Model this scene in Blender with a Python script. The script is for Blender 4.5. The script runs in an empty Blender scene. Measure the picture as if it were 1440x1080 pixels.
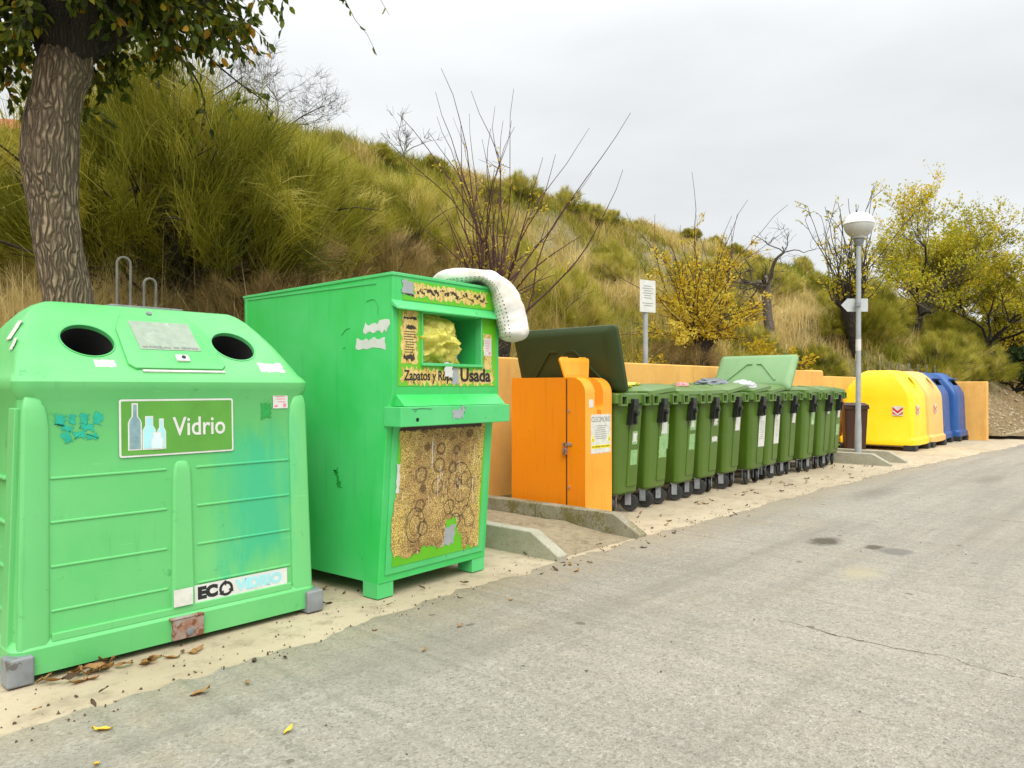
import bpy, bmesh, math, random
import numpy as np
from mathutils import Vector, Matrix
R = math.radians
rng = np.random.default_rng(7)
random.seed(7)
sc = bpy.context.scene
col = sc.collection

# ------------------------------------------------------------------ helpers
class MB:
    def __init__(s): s.v = []; s.f = []; s.m = []
    def add(s, v, f, m=0):
        o = len(s.v); s.v += [tuple(map(float, p)) for p in v]
        s.f += [tuple(i + o for i in q) for q in f]; s.m += [m] * len(f); return s
    def box(s, x0, x1, y0, y1, z0, z1, m=0, M=None):
        v = [Vector((x, y, z)) for z in (z0, z1) for y in (y0, y1) for x in (x0, x1)]
        if M: v = [M @ p for p in v]
        return s.add(v, [(0,2,3,1),(4,5,7,6),(0,1,5,4),(2,6,7,3),(0,4,6,2),(1,3,7,5)], m)
    def hexa(s, v, m=0):
        return s.add(v, [(0,2,3,1),(4,5,7,6),(0,1,5,4),(2,6,7,3),(0,4,6,2),(1,3,7,5)], m)
    def loft(s, rings, m=0, caps=True, closed=True):
        n = len(rings[0]); v = [p for r in rings for p in r]; f = []
        for k in range(len(rings) - 1):
            for i in range(n if closed else n - 1):
                j = (i + 1) % n
                f.append((k*n+i, k*n+j, (k+1)*n+j, (k+1)*n+i))
        if caps:
            f.append(tuple(reversed(range(n)))); f.append(tuple((len(rings)-1)*n + i for i in range(n)))
        return s.add(v, f, m)
    def tube(s, pts, rad, n=8, m=0):
        pts = [Vector(p) for p in pts]
        if not hasattr(rad, '__len__'): rad = [rad] * len(pts)
        rings = []; up = None
        for i, p in enumerate(pts):
            t = (pts[min(i+1, len(pts)-1)] - pts[max(i-1, 0)]).normalized()
            if up is None:
                up = Vector((0,0,1)) if abs(t.z) < .9 else Vector((1,0,0))
            a = t.cross(up).normalized(); b = a.cross(t).normalized(); up = b
            rings.append([p + (a*math.cos(2*math.pi*k/n) + b*math.sin(2*math.pi*k/n))*rad[i] for k in range(n)])
        return s.loft(rings, m)
    def lathe(s, prof, c=(0,0,0), n=24, m=0, M=None, caps=True):
        rings = []
        for r, z in prof:
            ring = [Vector((r*math.cos(2*math.pi*k/n), r*math.sin(2*math.pi*k/n), z)) for k in range(n)]
            if M: ring = [M @ p for p in ring]
            rings.append([p + Vector(c) for p in ring])
        return s.loft(rings, m, caps)
    def prism(s, poly, f0, f1, m=0):
        n = len(poly); v = [f0(p) for p in poly] + [f1(p) for p in poly]
        f = [(i, (i+1)%n, n+(i+1)%n, n+i) for i in range(n)] + [tuple(reversed(range(n))), tuple(range(n, 2*n))]
        return s.add(v, f, m)
    def mesh(s, name, mats):
        me = bpy.data.meshes.new(name); me.from_pydata(s.v, [], s.f)
        for m in (mats if isinstance(mats, (list, tuple)) else [mats]): me.materials.append(m)
        me.polygons.foreach_set('material_index', s.m)
        bm = bmesh.new(); bm.from_mesh(me); bmesh.ops.recalc_face_normals(bm, faces=bm.faces); bm.to_mesh(me); bm.free()
        return me
    def build(s, name, mats, parent=None, bevel=0, seg=2, ang=32, smooth=True):
        return put(name, s.mesh(name, mats), parent, bevel, seg, ang, smooth)

def put(name, me, parent=None, bevel=0, seg=2, ang=32, smooth=True):
    if smooth:
        me.polygons.foreach_set('use_smooth', [True]*len(me.polygons)); me.set_sharp_from_angle(angle=R(ang))
    o = bpy.data.objects.new(name, me); col.objects.link(o)
    if parent: o.parent = parent
    if bevel:
        b = o.modifiers.new('bevel', 'BEVEL'); b.width = bevel; b.segments = seg; b.limit_method = 'ANGLE'; b.angle_limit = R(35); b.harden_normals = True
    return o

def thing(name, label, cat, loc=(0,0,0), rz=0, group=None):
    o = bpy.data.objects.new(name, None); col.objects.link(o); o.empty_display_size = .2
    o.location = loc; o.rotation_euler = (0, 0, rz); return tag(o, label, cat, group)
def tag(o, label, cat, group=None, kind=None):
    o['label'] = label; o['category'] = cat
    if group: o['group'] = group
    if kind: o['kind'] = kind
    return o
def struct(o): o['kind'] = 'structure'; return o

def npmesh(name, V, faces, mats, tone=None, smooth=False, midx=None):
    """faces: list of int arrays (n,k)"""
    me = bpy.data.meshes.new(name); V = np.asarray(V, np.float32)
    me.vertices.add(len(V)); me.vertices.foreach_set('co', V.ravel())
    idx = np.concatenate([f.ravel() for f in faces]).astype(np.int32)
    tot = np.concatenate([np.full(len(f), f.shape[1], np.int32) for f in faces])
    st = np.concatenate([[0], np.cumsum(tot)[:-1]]).astype(np.int32)
    me.loops.add(len(idx)); me.loops.foreach_set('vertex_index', idx)
    me.polygons.add(len(tot)); me.polygons.foreach_set('loop_start', st)
    me.polygons.foreach_set('loop_total', tot)
    if smooth: me.polygons.foreach_set('use_smooth', np.ones(len(tot), bool))
    if midx is not None: me.polygons.foreach_set('material_index', midx.astype(np.int32))
    for m in (mats if isinstance(mats, (list, tuple)) else [mats]): me.materials.append(m)
    if tone is not None:
        a = me.attributes.new('tone', 'FLOAT', 'POINT'); a.data.foreach_set('value', np.asarray(tone, np.float32))
    me.update(calc_edges=True); me.validate(); return me

def bool_cut(o, cutters):
    """cut MB solids out of object o, baking the result"""
    tmp = []
    for c in cutters:
        k = bpy.data.objects.new('cut', c.mesh('cut', list(o.data.materials))); col.objects.link(k); k.matrix_world = o.matrix_world
        k.parent = o.parent; tmp.append(k)
        b = o.modifiers.new('b', 'BOOLEAN'); b.object = k; b.operation = 'DIFFERENCE'; b.solver = 'EXACT'
    bpy.context.view_layer.update()
    ev = o.evaluated_get(bpy.context.evaluated_depsgraph_get())
    me = bpy.data.meshes.new_from_object(ev)
    o.modifiers.clear(); o.data = me; me.set_sharp_from_angle(angle=R(32))
    for k in tmp: bpy.data.objects.remove(k)
    return o

def copy_tree(o, parent=None):
    c = o.copy(); col.objects.link(c); c.parent = parent
    for ch in list(o.children): copy_tree(ch, c)
    return c

def text_mb(mb, s, size, M, m=0, ext=.0015, bold=0, width=None):
    cu = bpy.data.curves.new('t', 'FONT'); cu.body = s; cu.size = size; cu.extrude = ext; cu.align_x = 'CENTER'; cu.align_y = 'CENTER'; cu.offset = bold; cu.resolution_u = 3
    ob = bpy.data.objects.new('t', cu); col.objects.link(ob); bpy.context.view_layer.update()
    me = bpy.data.meshes.new_from_object(ob.evaluated_get(bpy.context.evaluated_depsgraph_get()))
    v = [p.co.copy() for p in me.vertices]
    if width:
        xs = [p.x for p in v]; k = width/(max(xs)-min(xs)); v = [Vector((p.x*k, p.y, p.z)) for p in v]
    mb.add([M @ p for p in v], [tuple(p.vertices) for p in me.polygons], m)
    bpy.data.objects.remove(ob); bpy.data.meshes.remove(me)

def frame(o, ex, ez):
    """matrix: local x->ex, local y->ez (up on the panel), local z -> outward normal"""
    ex = Vector(ex).normalized(); ez = Vector(ez).normalized(); n = ex.cross(ez)
    M = Matrix((ex, ez, n)).transposed().to_4x4(); M.translation = Vector(o); return M

def rrect(hx, hy, r, z, n=5, cx=0, cy=0):
    pts = []
    for qx, qy, a0 in ((1,1,0),(-1,1,90),(-1,-1,180),(1,-1,270)):
        for k in range(n+1):
            a = R(a0 + 90*k/n); pts.append(Vector((cx + qx*(hx-r) + r*math.cos(a), cy + qy*(hy-r) + r*math.sin(a), z)))
    return pts

def plate(mb, M, w, h, t=.002, m=0, ragged=0, n=10, z0=0, seed=0, circ=0):
    """thin plate centred on the panel frame M; ragged torn outline or rounded"""
    rr = random.Random(seed); pts = []
    if ragged:
        for (ax, ay, bx, by) in ((-1,-1,1,-1),(1,-1,1,1),(1,1,-1,1),(-1,1,-1,-1)):
            k = max(3, int(n*(w if ay == by else h)/max(w, h)))
            for i in range(k):
                f = i/k; px = (ax+(bx-ax)*f)*w/2; py = (ay+(by-ay)*f)*h/2
                pts.append((px*(1) + rr.uniform(-1,.3)*ragged*(-1 if px < 0 else 1)*(ax == bx), py + rr.uniform(-1,.3)*ragged*(-1 if py < 0 else 1)*(ay == by)))
    else:
        pts = [(p.x, p.y) for p in rrect(w/2, h/2, max(circ, .0015), 0, n=3)]
    mb.prism(pts, lambda p: M @ Vector((p[0], p[1], z0)), lambda p: M @ Vector((p[0], p[1], z0+t)), m)

# value noise
_L = np.random.default_rng(3).random((256, 256))
def vnoise(x, y):
    x = np.asarray(x, float); y = np.asarray(y, float)
    xi = np.floor(x).astype(int); yi = np.floor(y).astype(int); fx = x-xi; fy = y-yi
    fx = fx*fx*(3-2*fx); fy = fy*fy*(3-2*fy); g = lambda a, b: _L[a & 255, b & 255]
    return (g(xi,yi)*(1-fx)+g(xi+1,yi)*fx)*(1-fy) + (g(xi,yi+1)*(1-fx)+g(xi+1,yi+1)*fx)*fy
def fbm(x, y, o=4):
    s = 0; a = .5
    for k in range(o): s = s + a*vnoise(x*2**k+17*k, y*2**k+31*k); a *= .5
    return s
def sst(a, b, x):
    t = np.clip((np.asarray(x, float)-a)/(b-a), 0, 1); return t*t*(3-2*t)

# ------------------------------------------------------------------ materials
class NT:
    def __init__(s, name):
        s.mat = bpy.data.materials.new(name); s.mat.use_nodes = True; s.t = s.mat.node_tree
        s.b = s.t.nodes['Principled BSDF']; s.out = s.t.nodes['Material Output']
    def n(s, typ, inp=None, **kw):
        nd = s.t.nodes.new(typ)
        for k, v in kw.items(): setattr(nd, k, v)
        for k, v in (inp or {}).items(): s.set(nd, k, v)
        return nd
    def set(s, nd, k, v):
        i = nd.inputs[k]
        if isinstance(v, bpy.types.NodeSocket): s.t.links.new(v, i)
        else:
            if isinstance(v, tuple) and len(v) == 3 and i.type == 'RGBA': v = (*v, 1)
            i.default_value = v
    def coord(s, rand=True, kind='Object'):
        tc = s.n('ShaderNodeTexCoord').outputs[kind]
        if not rand: return tc
        r = s.n('ShaderNodeObjectInfo').outputs['Random']
        m = s.n('ShaderNodeMath', {0: r, 1: 37.0}, operation='MULTIPLY').outputs[0]
        return s.n('ShaderNodeVectorMath', {0: tc, 1: m}, operation='ADD').outputs[0]
    def noise(s, vec, scale, detail=4, rough=.55, dist=0):
        return s.n('ShaderNodeTexNoise', {'Vector': vec, 'Scale': scale, 'Detail': detail, 'Roughness': rough, 'Distortion': dist}).outputs['Fac']
    def ramp(s, fac, a, b, ca=0., cb=1.):
        return s.n('ShaderNodeMapRange', {'Value': fac, 'From Min': a, 'From Max': b, 'To Min': ca, 'To Max': cb}).outputs[0]
    def mix(s, fac, a, b, mode='MIX'):
        nd = s.n('ShaderNodeMix', data_type='RGBA', blend_type=mode)
        for i, v in ((0, fac), (6, a), (7, b)):
            if isinstance(v, bpy.types.NodeSocket): s.t.links.new(v, nd.inputs[i])
            else: nd.inputs[i].default_value = (*v, 1) if isinstance(v, tuple) else v
        return nd.outputs[2]
    def math(s, op, a, b=0.):
        return s.n('ShaderNodeMath', {0: a, 1: b}, operation=op).outputs[0]
    def bump(s, h, strength=.3, dist=.01):
        s.set(s.b, 'Normal', s.n('ShaderNodeBump', {'Height': h, 'Strength': strength, 'Distance': dist}).outputs[0])
    def done(s, color, rough=.5, **kw):
        s.set(s.b, 'Base Color', color); s.set(s.b, 'Roughness', rough)
        for k, v in kw.items(): s.set(s.b, k, v)
        return s.mat
    def stretch(s, vec, sc_):
        return s.n('ShaderNodeMapping', {'Vector': vec, 'Scale': sc_}).outputs[0]

def surf(name, c, c2=None, scale=3, rough=.5, bump=.05, bscale=60, spot=None, spot_scale=9, spot_at=.66, streak=0, **kw):
    t = NT(name); v = t.coord(); c2 = c2 or tuple(x*.8 for x in c)
    f = t.ramp(t.noise(v, scale, 5), .35, .7)
    cc = t.mix(f, c, c2)
    if streak:
        g = t.noise(t.stretch(v, (9, 9, .7)), 2.2, 5); cc = t.mix(t.ramp(g, .55, .8, 0, streak), cc, tuple(x*.55 for x in c))
    if spot:
        g = t.noise(v, spot_scale, 7, .7); cc = t.mix(t.ramp(g, spot_at, spot_at+.05, 0, .9), cc, spot)
    h = t.noise(v, bscale, 4); t.bump(h, bump, .004)
    return t.done(cc, t.ramp(t.noise(v, scale*4, 4), .3, .7, rough-.08, rough+.1), **kw)

def plastic(name, c, fade, spot, rough=.42, cyan=None):
    t = NT(name); v = t.coord()
    cc = t.mix(t.ramp(t.noise(v, 1.6, 4, .6), .38, .68), c, fade)
    cc = t.mix(t.ramp(t.noise(t.stretch(v, (6, 6, .8)), 1.7, 5, .65), .52, .78, 0, .35), cc, fade)
    rnd = t.n('ShaderNodeObjectInfo').outputs['Random']; cc = t.mix(t.ramp(rnd, 0, 1, 0, .85), cc, fade)
    # scuffs and grime
    s1 = t.ramp(t.noise(v, 7, 9, .75), .61, .68, 0, .6); cc = t.mix(s1, cc, spot)
    s2 = t.ramp(t.noise(t.stretch(v, (14, 14, 1)), 1.3, 6, .7), .60, .80, 0, .35); cc = t.mix(s2, cc, spot)
    s4 = t.ramp(t.noise(t.stretch(v, (1.2, 1.2, 26)), 2.6, 3, .5), .70, .74, 0, .25); cc = t.mix(s4, cc, tuple(min(1, x*1.35+.04) for x in fade))
    if cyan:
        sx = t.n('ShaderNodeSeparateXYZ', {0: t.coord(False)})
        wob = t.math('MULTIPLY', t.math('SUBTRACT', t.noise(t.stretch(t.coord(False), (3, 3, .6)), 3, 6, .7), .5), .55)
        mx = t.ramp(t.math('ABSOLUTE', t.math('ADD', t.math('SUBTRACT', sx.outputs[0], .45), wob)), .08, .28, 1, 0)
        mz = t.ramp(t.math('ABSOLUTE', t.math('ADD', t.math('SUBTRACT', sx.outputs[2], .74), wob)), .30, .46, 1, 0)
        my = t.ramp(sx.outputs[1], -.5, -.45, 1, 0)
        cc = t.mix(t.math('MULTIPLY', t.math('MULTIPLY', t.math('MULTIPLY', mx, mz), my), .85), cc, cyan)
    t.bump(t.noise(v, 55, 5), .06, .004)
    return t.done(cc, t.ramp(t.noise(v, 5, 5), .3, .7, rough-.08, rough+.12))

def leafmat(name, stops, trans=.35, rough=.55):
    t = NT(name)
    a = t.n('ShaderNodeAttribute', attribute_name='tone').outputs['Fac']
    r = t.n('ShaderNodeValToRGB', {'Fac': a}); e = r.color_ramp.elements
    e[0].position = stops[0][0]; e[0].color = (*stops[0][1], 1); e[1].position = stops[-1][0]; e[1].color = (*stops[-1][1], 1)
    for p, c in stops[1:-1]:
        k = e.new(p); k.color = (*c, 1)
    t.done(r.outputs[0], rough); t.set(t.b, 'Specular IOR Level', .25)
    if trans:
        tr = t.n('ShaderNodeBsdfTranslucent', {'Color': r.outputs[0]})
        mx = t.n('ShaderNodeMixShader', {0: trans}); t.t.links.new(t.b.outputs[0], mx.inputs[1]); t.t.links.new(tr.outputs[0], mx.inputs[2])
        t.t.links.new(mx.outputs[0], t.out.inputs[0])
    return t.mat

def flat(name, c, rough=.6, **kw): return surf(name, c, tuple(x*.86 for x in c), 6, rough, .03, 80, **kw)

M = {}
M['igloo'] = plastic('faded green plastic', (.068,.43,.105), (.14,.51,.17), (.035,.25,.06), cyan=(.035,.43,.21))
M['igloo_dark'] = plastic('dull green plastic', (.06,.38,.10), (.10,.45,.15), (.04,.26,.07))
M['void'] = flat('black painted inner shade', (.004,.004,.004), .9)  # black colour stands in for the shade deep inside hollows
M['galv'] = surf('galvanised steel', (.25,.27,.28), (.15,.16,.17), 8, .5, .25, 40, spot=(.10,.09,.08), spot_at=.6)
M['hook'] = surf('tarnished steel rod', (.15,.14,.115), (.09,.08,.065), 14, .6, .2, 60, spot=(.10,.06,.03))
M['rust'] = surf('rusty steel', (.32,.30,.28), (.26,.085,.02), 14, .75, .4, 50, spot=(.17,.05,.012), spot_scale=24, spot_at=.52)
M['white'] = surf('weathered white vinyl', (.66,.66,.63), (.56,.56,.52), 12, .5, .03, 50, spot=(.5,.5,.46), spot_at=.66)
M['offwhite'] = surf('dirty white paper', (.66,.66,.60), (.52,.52,.46), 18, .7, .05, 50, spot=(.36,.36,.30), spot_scale=22, spot_at=.6)
M['greyplate'] = surf('scratched grey plate', (.30,.36,.28), (.24,.30,.23), 22, .5, .1, 70, spot=(.42,.46,.40), spot_scale=14, spot_at=.6)
M['signgreen'] = surf('green sign vinyl', (.10,.34,.04), (.08,.27,.03), 5, .45, .03, 60, spot=(.13,.36,.06))
M['black'] = flat('black print', (.012,.012,.012), .6)
M['greyprint'] = flat('faded grey print', (.22,.24,.22), .6)
M['bottle_grey'] = surf('grey blue print', (.16,.27,.30), (.24,.38,.38), 25, .5)
M['bottle_blue'] = flat('pale blue print', (.36,.70,.74), .5)
M['pale'] = flat('pale cyan print', (.62,.85,.80), .5)
M['teal'] = surf('teal spray paint', (.005,.33,.22), (.01,.42,.27), 30, .5)
M['darkgreen_paint'] = surf('dark green paint smear', (.01,.24,.035), (.02,.34,.06), 40, .6)
M['pink'] = flat('pink print', (.75,.22,.30), .6)
M['cloth_green'] = surf('painted green steel', (.035,.52,.10), (.085,.57,.18), 1.6, .38, .05, 30, spot=(.025,.24,.07), spot_scale=9, spot_at=.70, streak=.25)
M['cloth_edge'] = surf('scuffed green steel edge', (.065,.50,.14), (.10,.55,.19), 3, .4, .06, 30, spot=(.12,.15,.10), spot_scale=14, spot_at=.63)
M['lime'] = surf('lime green vinyl', (.10,.44,.008), (.13,.49,.015), 4, .45, .04, 30, spot=(.07,.26,.01), spot_at=.68)
M['primer'] = surf('bare grey primer', (.30,.33,.34), (.36,.38,.38), 15, .6)
def peel():
    t = NT('peeling yellowed print'); v = t.coord()
    cc = t.mix(t.ramp(t.noise(v, 9, 6, .7), .4, .62), (.62,.45,.11), (.70,.55,.22))
    cc = t.mix(t.ramp(t.noise(t.stretch(v, (1, 1, .35)), 55, 5, .7), .52, .62), cc, (.34,.20,.035))
    cc = t.mix(t.ramp(t.noise(v, 26, 7, .75), .62, .66), cc, (.06,.035,.012))
    t.bump(t.noise(v, 60, 6), .8, .006); return t.done(cc, .75)
M['peel'] = peel()
def poster():
    # sun-bleached, crazed poster: brown print broken by fine pale cracks and doodled rings
    t = NT('crazed brown poster'); v = t.coord(False)
    cr = t.n('ShaderNodeTexVoronoi', {'Vector': t.n('ShaderNodeVectorMath', {0: v, 1: t.n('ShaderNodeVectorMath', {0: t.n('ShaderNodeTexNoise', {'Vector': v, 'Scale': 16.}).outputs['Color'], 1: (.035,.035,.035)}, operation='MULTIPLY').outputs[0]}, operation='ADD').outputs[0], 'Scale': 62.}, feature='DISTANCE_TO_EDGE').outputs['Distance']
    base = t.mix(t.ramp(t.noise(v, 5, 6, .7), .42, .6), (.42,.26,.085), (.66,.46,.15))
    base = t.mix(t.ramp(t.noise(v, 17, 6, .75), .55, .61, 0, .8), base, (.20,.11,.04))
    ring = t.n('ShaderNodeTexVoronoi', {'Vector': v, 'Scale': 6.5, 'Randomness': .9}).outputs['Distance']
    wob = t.math('ADD', ring, t.math('MULTIPLY', t.noise(v, 14, 4), .16))
    band = t.math('ABSOLUTE', t.math('SUBTRACT', wob, .42)); base = t.mix(t.ramp(band, .02, .06, .75, 0), base, (.07,.035,.012))
    band2 = t.math('ABSOLUTE', t.math('SUBTRACT', wob, .26)); base = t.mix(t.ramp(band2, .01, .03, .6, 0), base, (.62,.50,.22))
    px = t.n('ShaderNodeSeparateXYZ', {0: v}).outputs[0]; ed = t.math('ADD', t.math('ABSOLUTE', t.math('SUBTRACT', px, .54)), t.math('MULTIPLY', t.math('SUBTRACT', t.noise(v, 6, 6, .75), .5), .5))
    base = t.mix(t.ramp(ed, .26, .42, 0, .85), base, (.74,.55,.14))
    base = t.mix(t.ramp(cr, .02, .15, .8, 0), base, (.075,.04,.018))
    base = t.mix(t.ramp(t.noise(t.stretch(v, (1, 1, .12)), 60, 4, .6), .63, .68), base, (.72,.62,.36))
    t.bump(cr, 1, .004); return t.done(base, .8)
M['poster'] = poster()
M['foam'] = None
def foam():
    t = NT('white perforated foam'); v = t.coord(False, 'UV')
    vo = t.n('ShaderNodeTexVoronoi', {'Vector': v, 'Scale': 1., 'Randomness': .15}).outputs['Distance']
    hole = t.ramp(vo, .17, .24, 1, 0)
    vx = t.n('ShaderNodeSeparateXYZ', {0: v})
    hole = t.math('MULTIPLY', hole, t.n('ShaderNodeAttribute', attribute_name='tone').outputs['Fac'])
    w = t.coord(False); cc = t.mix(t.ramp(t.noise(w, 5, 6, .7), .42, .66), (.70,.68,.64), (.53,.48,.40))
    cc = t.mix(t.math('MULTIPLY', hole, .9), cc, (.10,.08,.06))
    t.bump(t.math('SUBTRACT', 1., hole), .5, .01); return t.done(cc, .85)
M['foam'] = foam()
def bagmat(name, c, tr=.35):
    t = NT(name); v = t.coord(); w = t.noise(v, 9, 5, .6, 1.5)
    t.bump(w, .7, .03); c2 = tuple(min(1, x*1.25+.06) for x in c)
    cc = t.mix(t.ramp(t.noise(v, 14, 4, .6, 2), .45, .65), c, c2); t.done(cc, .25)
    tl = t.n('ShaderNodeBsdfTranslucent', {'Color': cc}); mx = t.n('ShaderNodeMixShader', {0: tr})
    t.t.links.new(t.b.outputs[0], mx.inputs[1]); t.t.links.new(tl.outputs[0], mx.inputs[2]); t.t.links.new(mx.outputs[0], t.out.inputs[0]); return t.mat
M['bag_yellow'] = bagmat('yellow bin bag', (.74,.68,.12)); M['bag_white'] = bagmat('white bin bag', (.66,.68,.68)); M['bag_pink'] = bagmat('pink bag', (.75,.35,.36)); M['bag_blue'] = bagmat('blue bag', (.05,.16,.5)); M['bag_grey'] = bagmat('grey bag', (.22,.25,.27))
M['orange'] = surf('orange painted steel', (.90,.26,.005), (.86,.23,.004), 1.3, .35, .03, 30, spot=(.42,.10,.012), spot_scale=16, spot_at=.70, streak=.35)
M['orange_front'] = surf('lighter orange steel', (.92,.38,.035), (.88,.31,.015), 1.6, .4, .03, 30, streak=.7, spot=(.45,.14,.02), spot_scale=15, spot_at=.70)  # lighter orange for the cabinet front and flap rib
M['orange_flap'] = surf('yellow orange flap', (.92,.42,.02), (.88,.36,.02), 4, .4)
M['bin'] = plastic('green bin plastic', (.060,.120,.008), (.078,.150,.014), (.036,.08,.008), .36)
M['bin_rim'] = plastic('green bin rim plastic', (.074,.150,.018), (.11,.195,.042), (.05,.12,.015), .36)
M['lid_lit'] = plastic('lit green lid plastic', (.13,.26,.095), (.17,.31,.13), (.09,.20,.06), .45)  # paler lid green: sky light on the up-facing lid painted into the colour
M['lid_shaded'] = plastic('shaded green lid plastic', (.022,.040,.005), (.028,.048,.008), (.015,.027,.005), .65)  # darker lid green: shade on the down-facing lid painted into the colour
M['rubber'] = surf('black rubber', (.014,.014,.014), (.03,.03,.028), 9, .6, .1, 60)
M['blackplastic'] = surf('black plastic', (.012,.014,.012), (.022,.024,.02), 9, .35)
M['sticker_clear'] = surf('faded translucent sticker', (.19,.38,.13), (.30,.47,.22), 26, .4, .05, 60)
M['yellow'] = plastic('yellow plastic', (.88,.60,.004), (.92,.66,.012), (.80,.50,.01), .4)
M['cream'] = plastic('bleached yellow plastic', (.78,.43,.10), (.80,.48,.15), (.70,.36,.08), .45)
M['blue'] = plastic('blue plastic', (.006,.055,.22), (.015,.085,.29), (.005,.035,.15), .4)
M['brown'] = plastic('brown bin plastic', (.034,.010,.004), (.045,.015,.007), (.02,.007,.003), .5)
M['red'] = flat('red reflective vinyl', (.62,.02,.03), .4)
M['labelyellow'] = flat('yellow warning print', (.85,.72,.02), .5)
M['lamp_white'] = surf('white lamp bowl', (.80,.80,.78), (.72,.72,.69), 5, .35, .02, 40)
M['lamp_clear'] = surf('clear lamp bowl', (.70,.70,.66), (.58,.58,.54), 4, .2, .02, 40, **{'Transmission Weight': .35})
M['lamp_grey'] = surf('galvanised post', (.36,.38,.38), (.28,.30,.31), 6, .5, .06, 60, spot=(.22,.23,.23))
M['signback'] = surf('bare aluminium sign', (.50,.52,.52), (.42,.44,.44), 8, .4)
def wallmat():
    t = NT('ochre render'); v = t.coord(False)
    cc = t.mix(t.ramp(t.noise(v, 1.5, 6, .65), .38, .65), (.82,.46,.12), (.72,.38,.09))
    cc = t.mix(t.ramp(t.noise(t.stretch(v, (1.6, 1.6, .6)), 2, 7, .75), .50, .72, 0, .5), cc, (.45,.24,.065)); cc = t.mix(t.ramp(t.noise(v, 4, 8, .75), .60, .66, 0, .6), cc, (.66,.46,.22))
    t.bump(t.noise(v, 90, 5), .35, .006); return t.done(cc, .85)
M['wall'] = wallmat()
def concrete(name, c, c2, moss=None):
    t = NT(name); v = t.coord(); cc = t.mix(t.ramp(t.noise(v, 6, 7, .7), .38, .66), c, c2)
    cc = t.mix(t.ramp(t.noise(v, 45, 6, .7), .56, .64, 0, .6), cc, tuple(x*.5 for x in c2))
    if moss:
        cc = t.mix(t.ramp(t.math('MULTIPLY', t.noise(v, 3.2, 3), t.noise(v, 40, 6, .75)), .24, .30, 0, .85), cc, moss)
    t.bump(t.noise(v, 55, 7, .7), .6, .006); return t.done(cc, .9)
M['kerb'] = concrete('mossy kerb concrete', (.31,.28,.205), (.22,.195,.135), (.14,.115,.02))
M['kerb_clean'] = concrete('pale kerb concrete', (.38,.36,.28), (.31,.29,.205))

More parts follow.
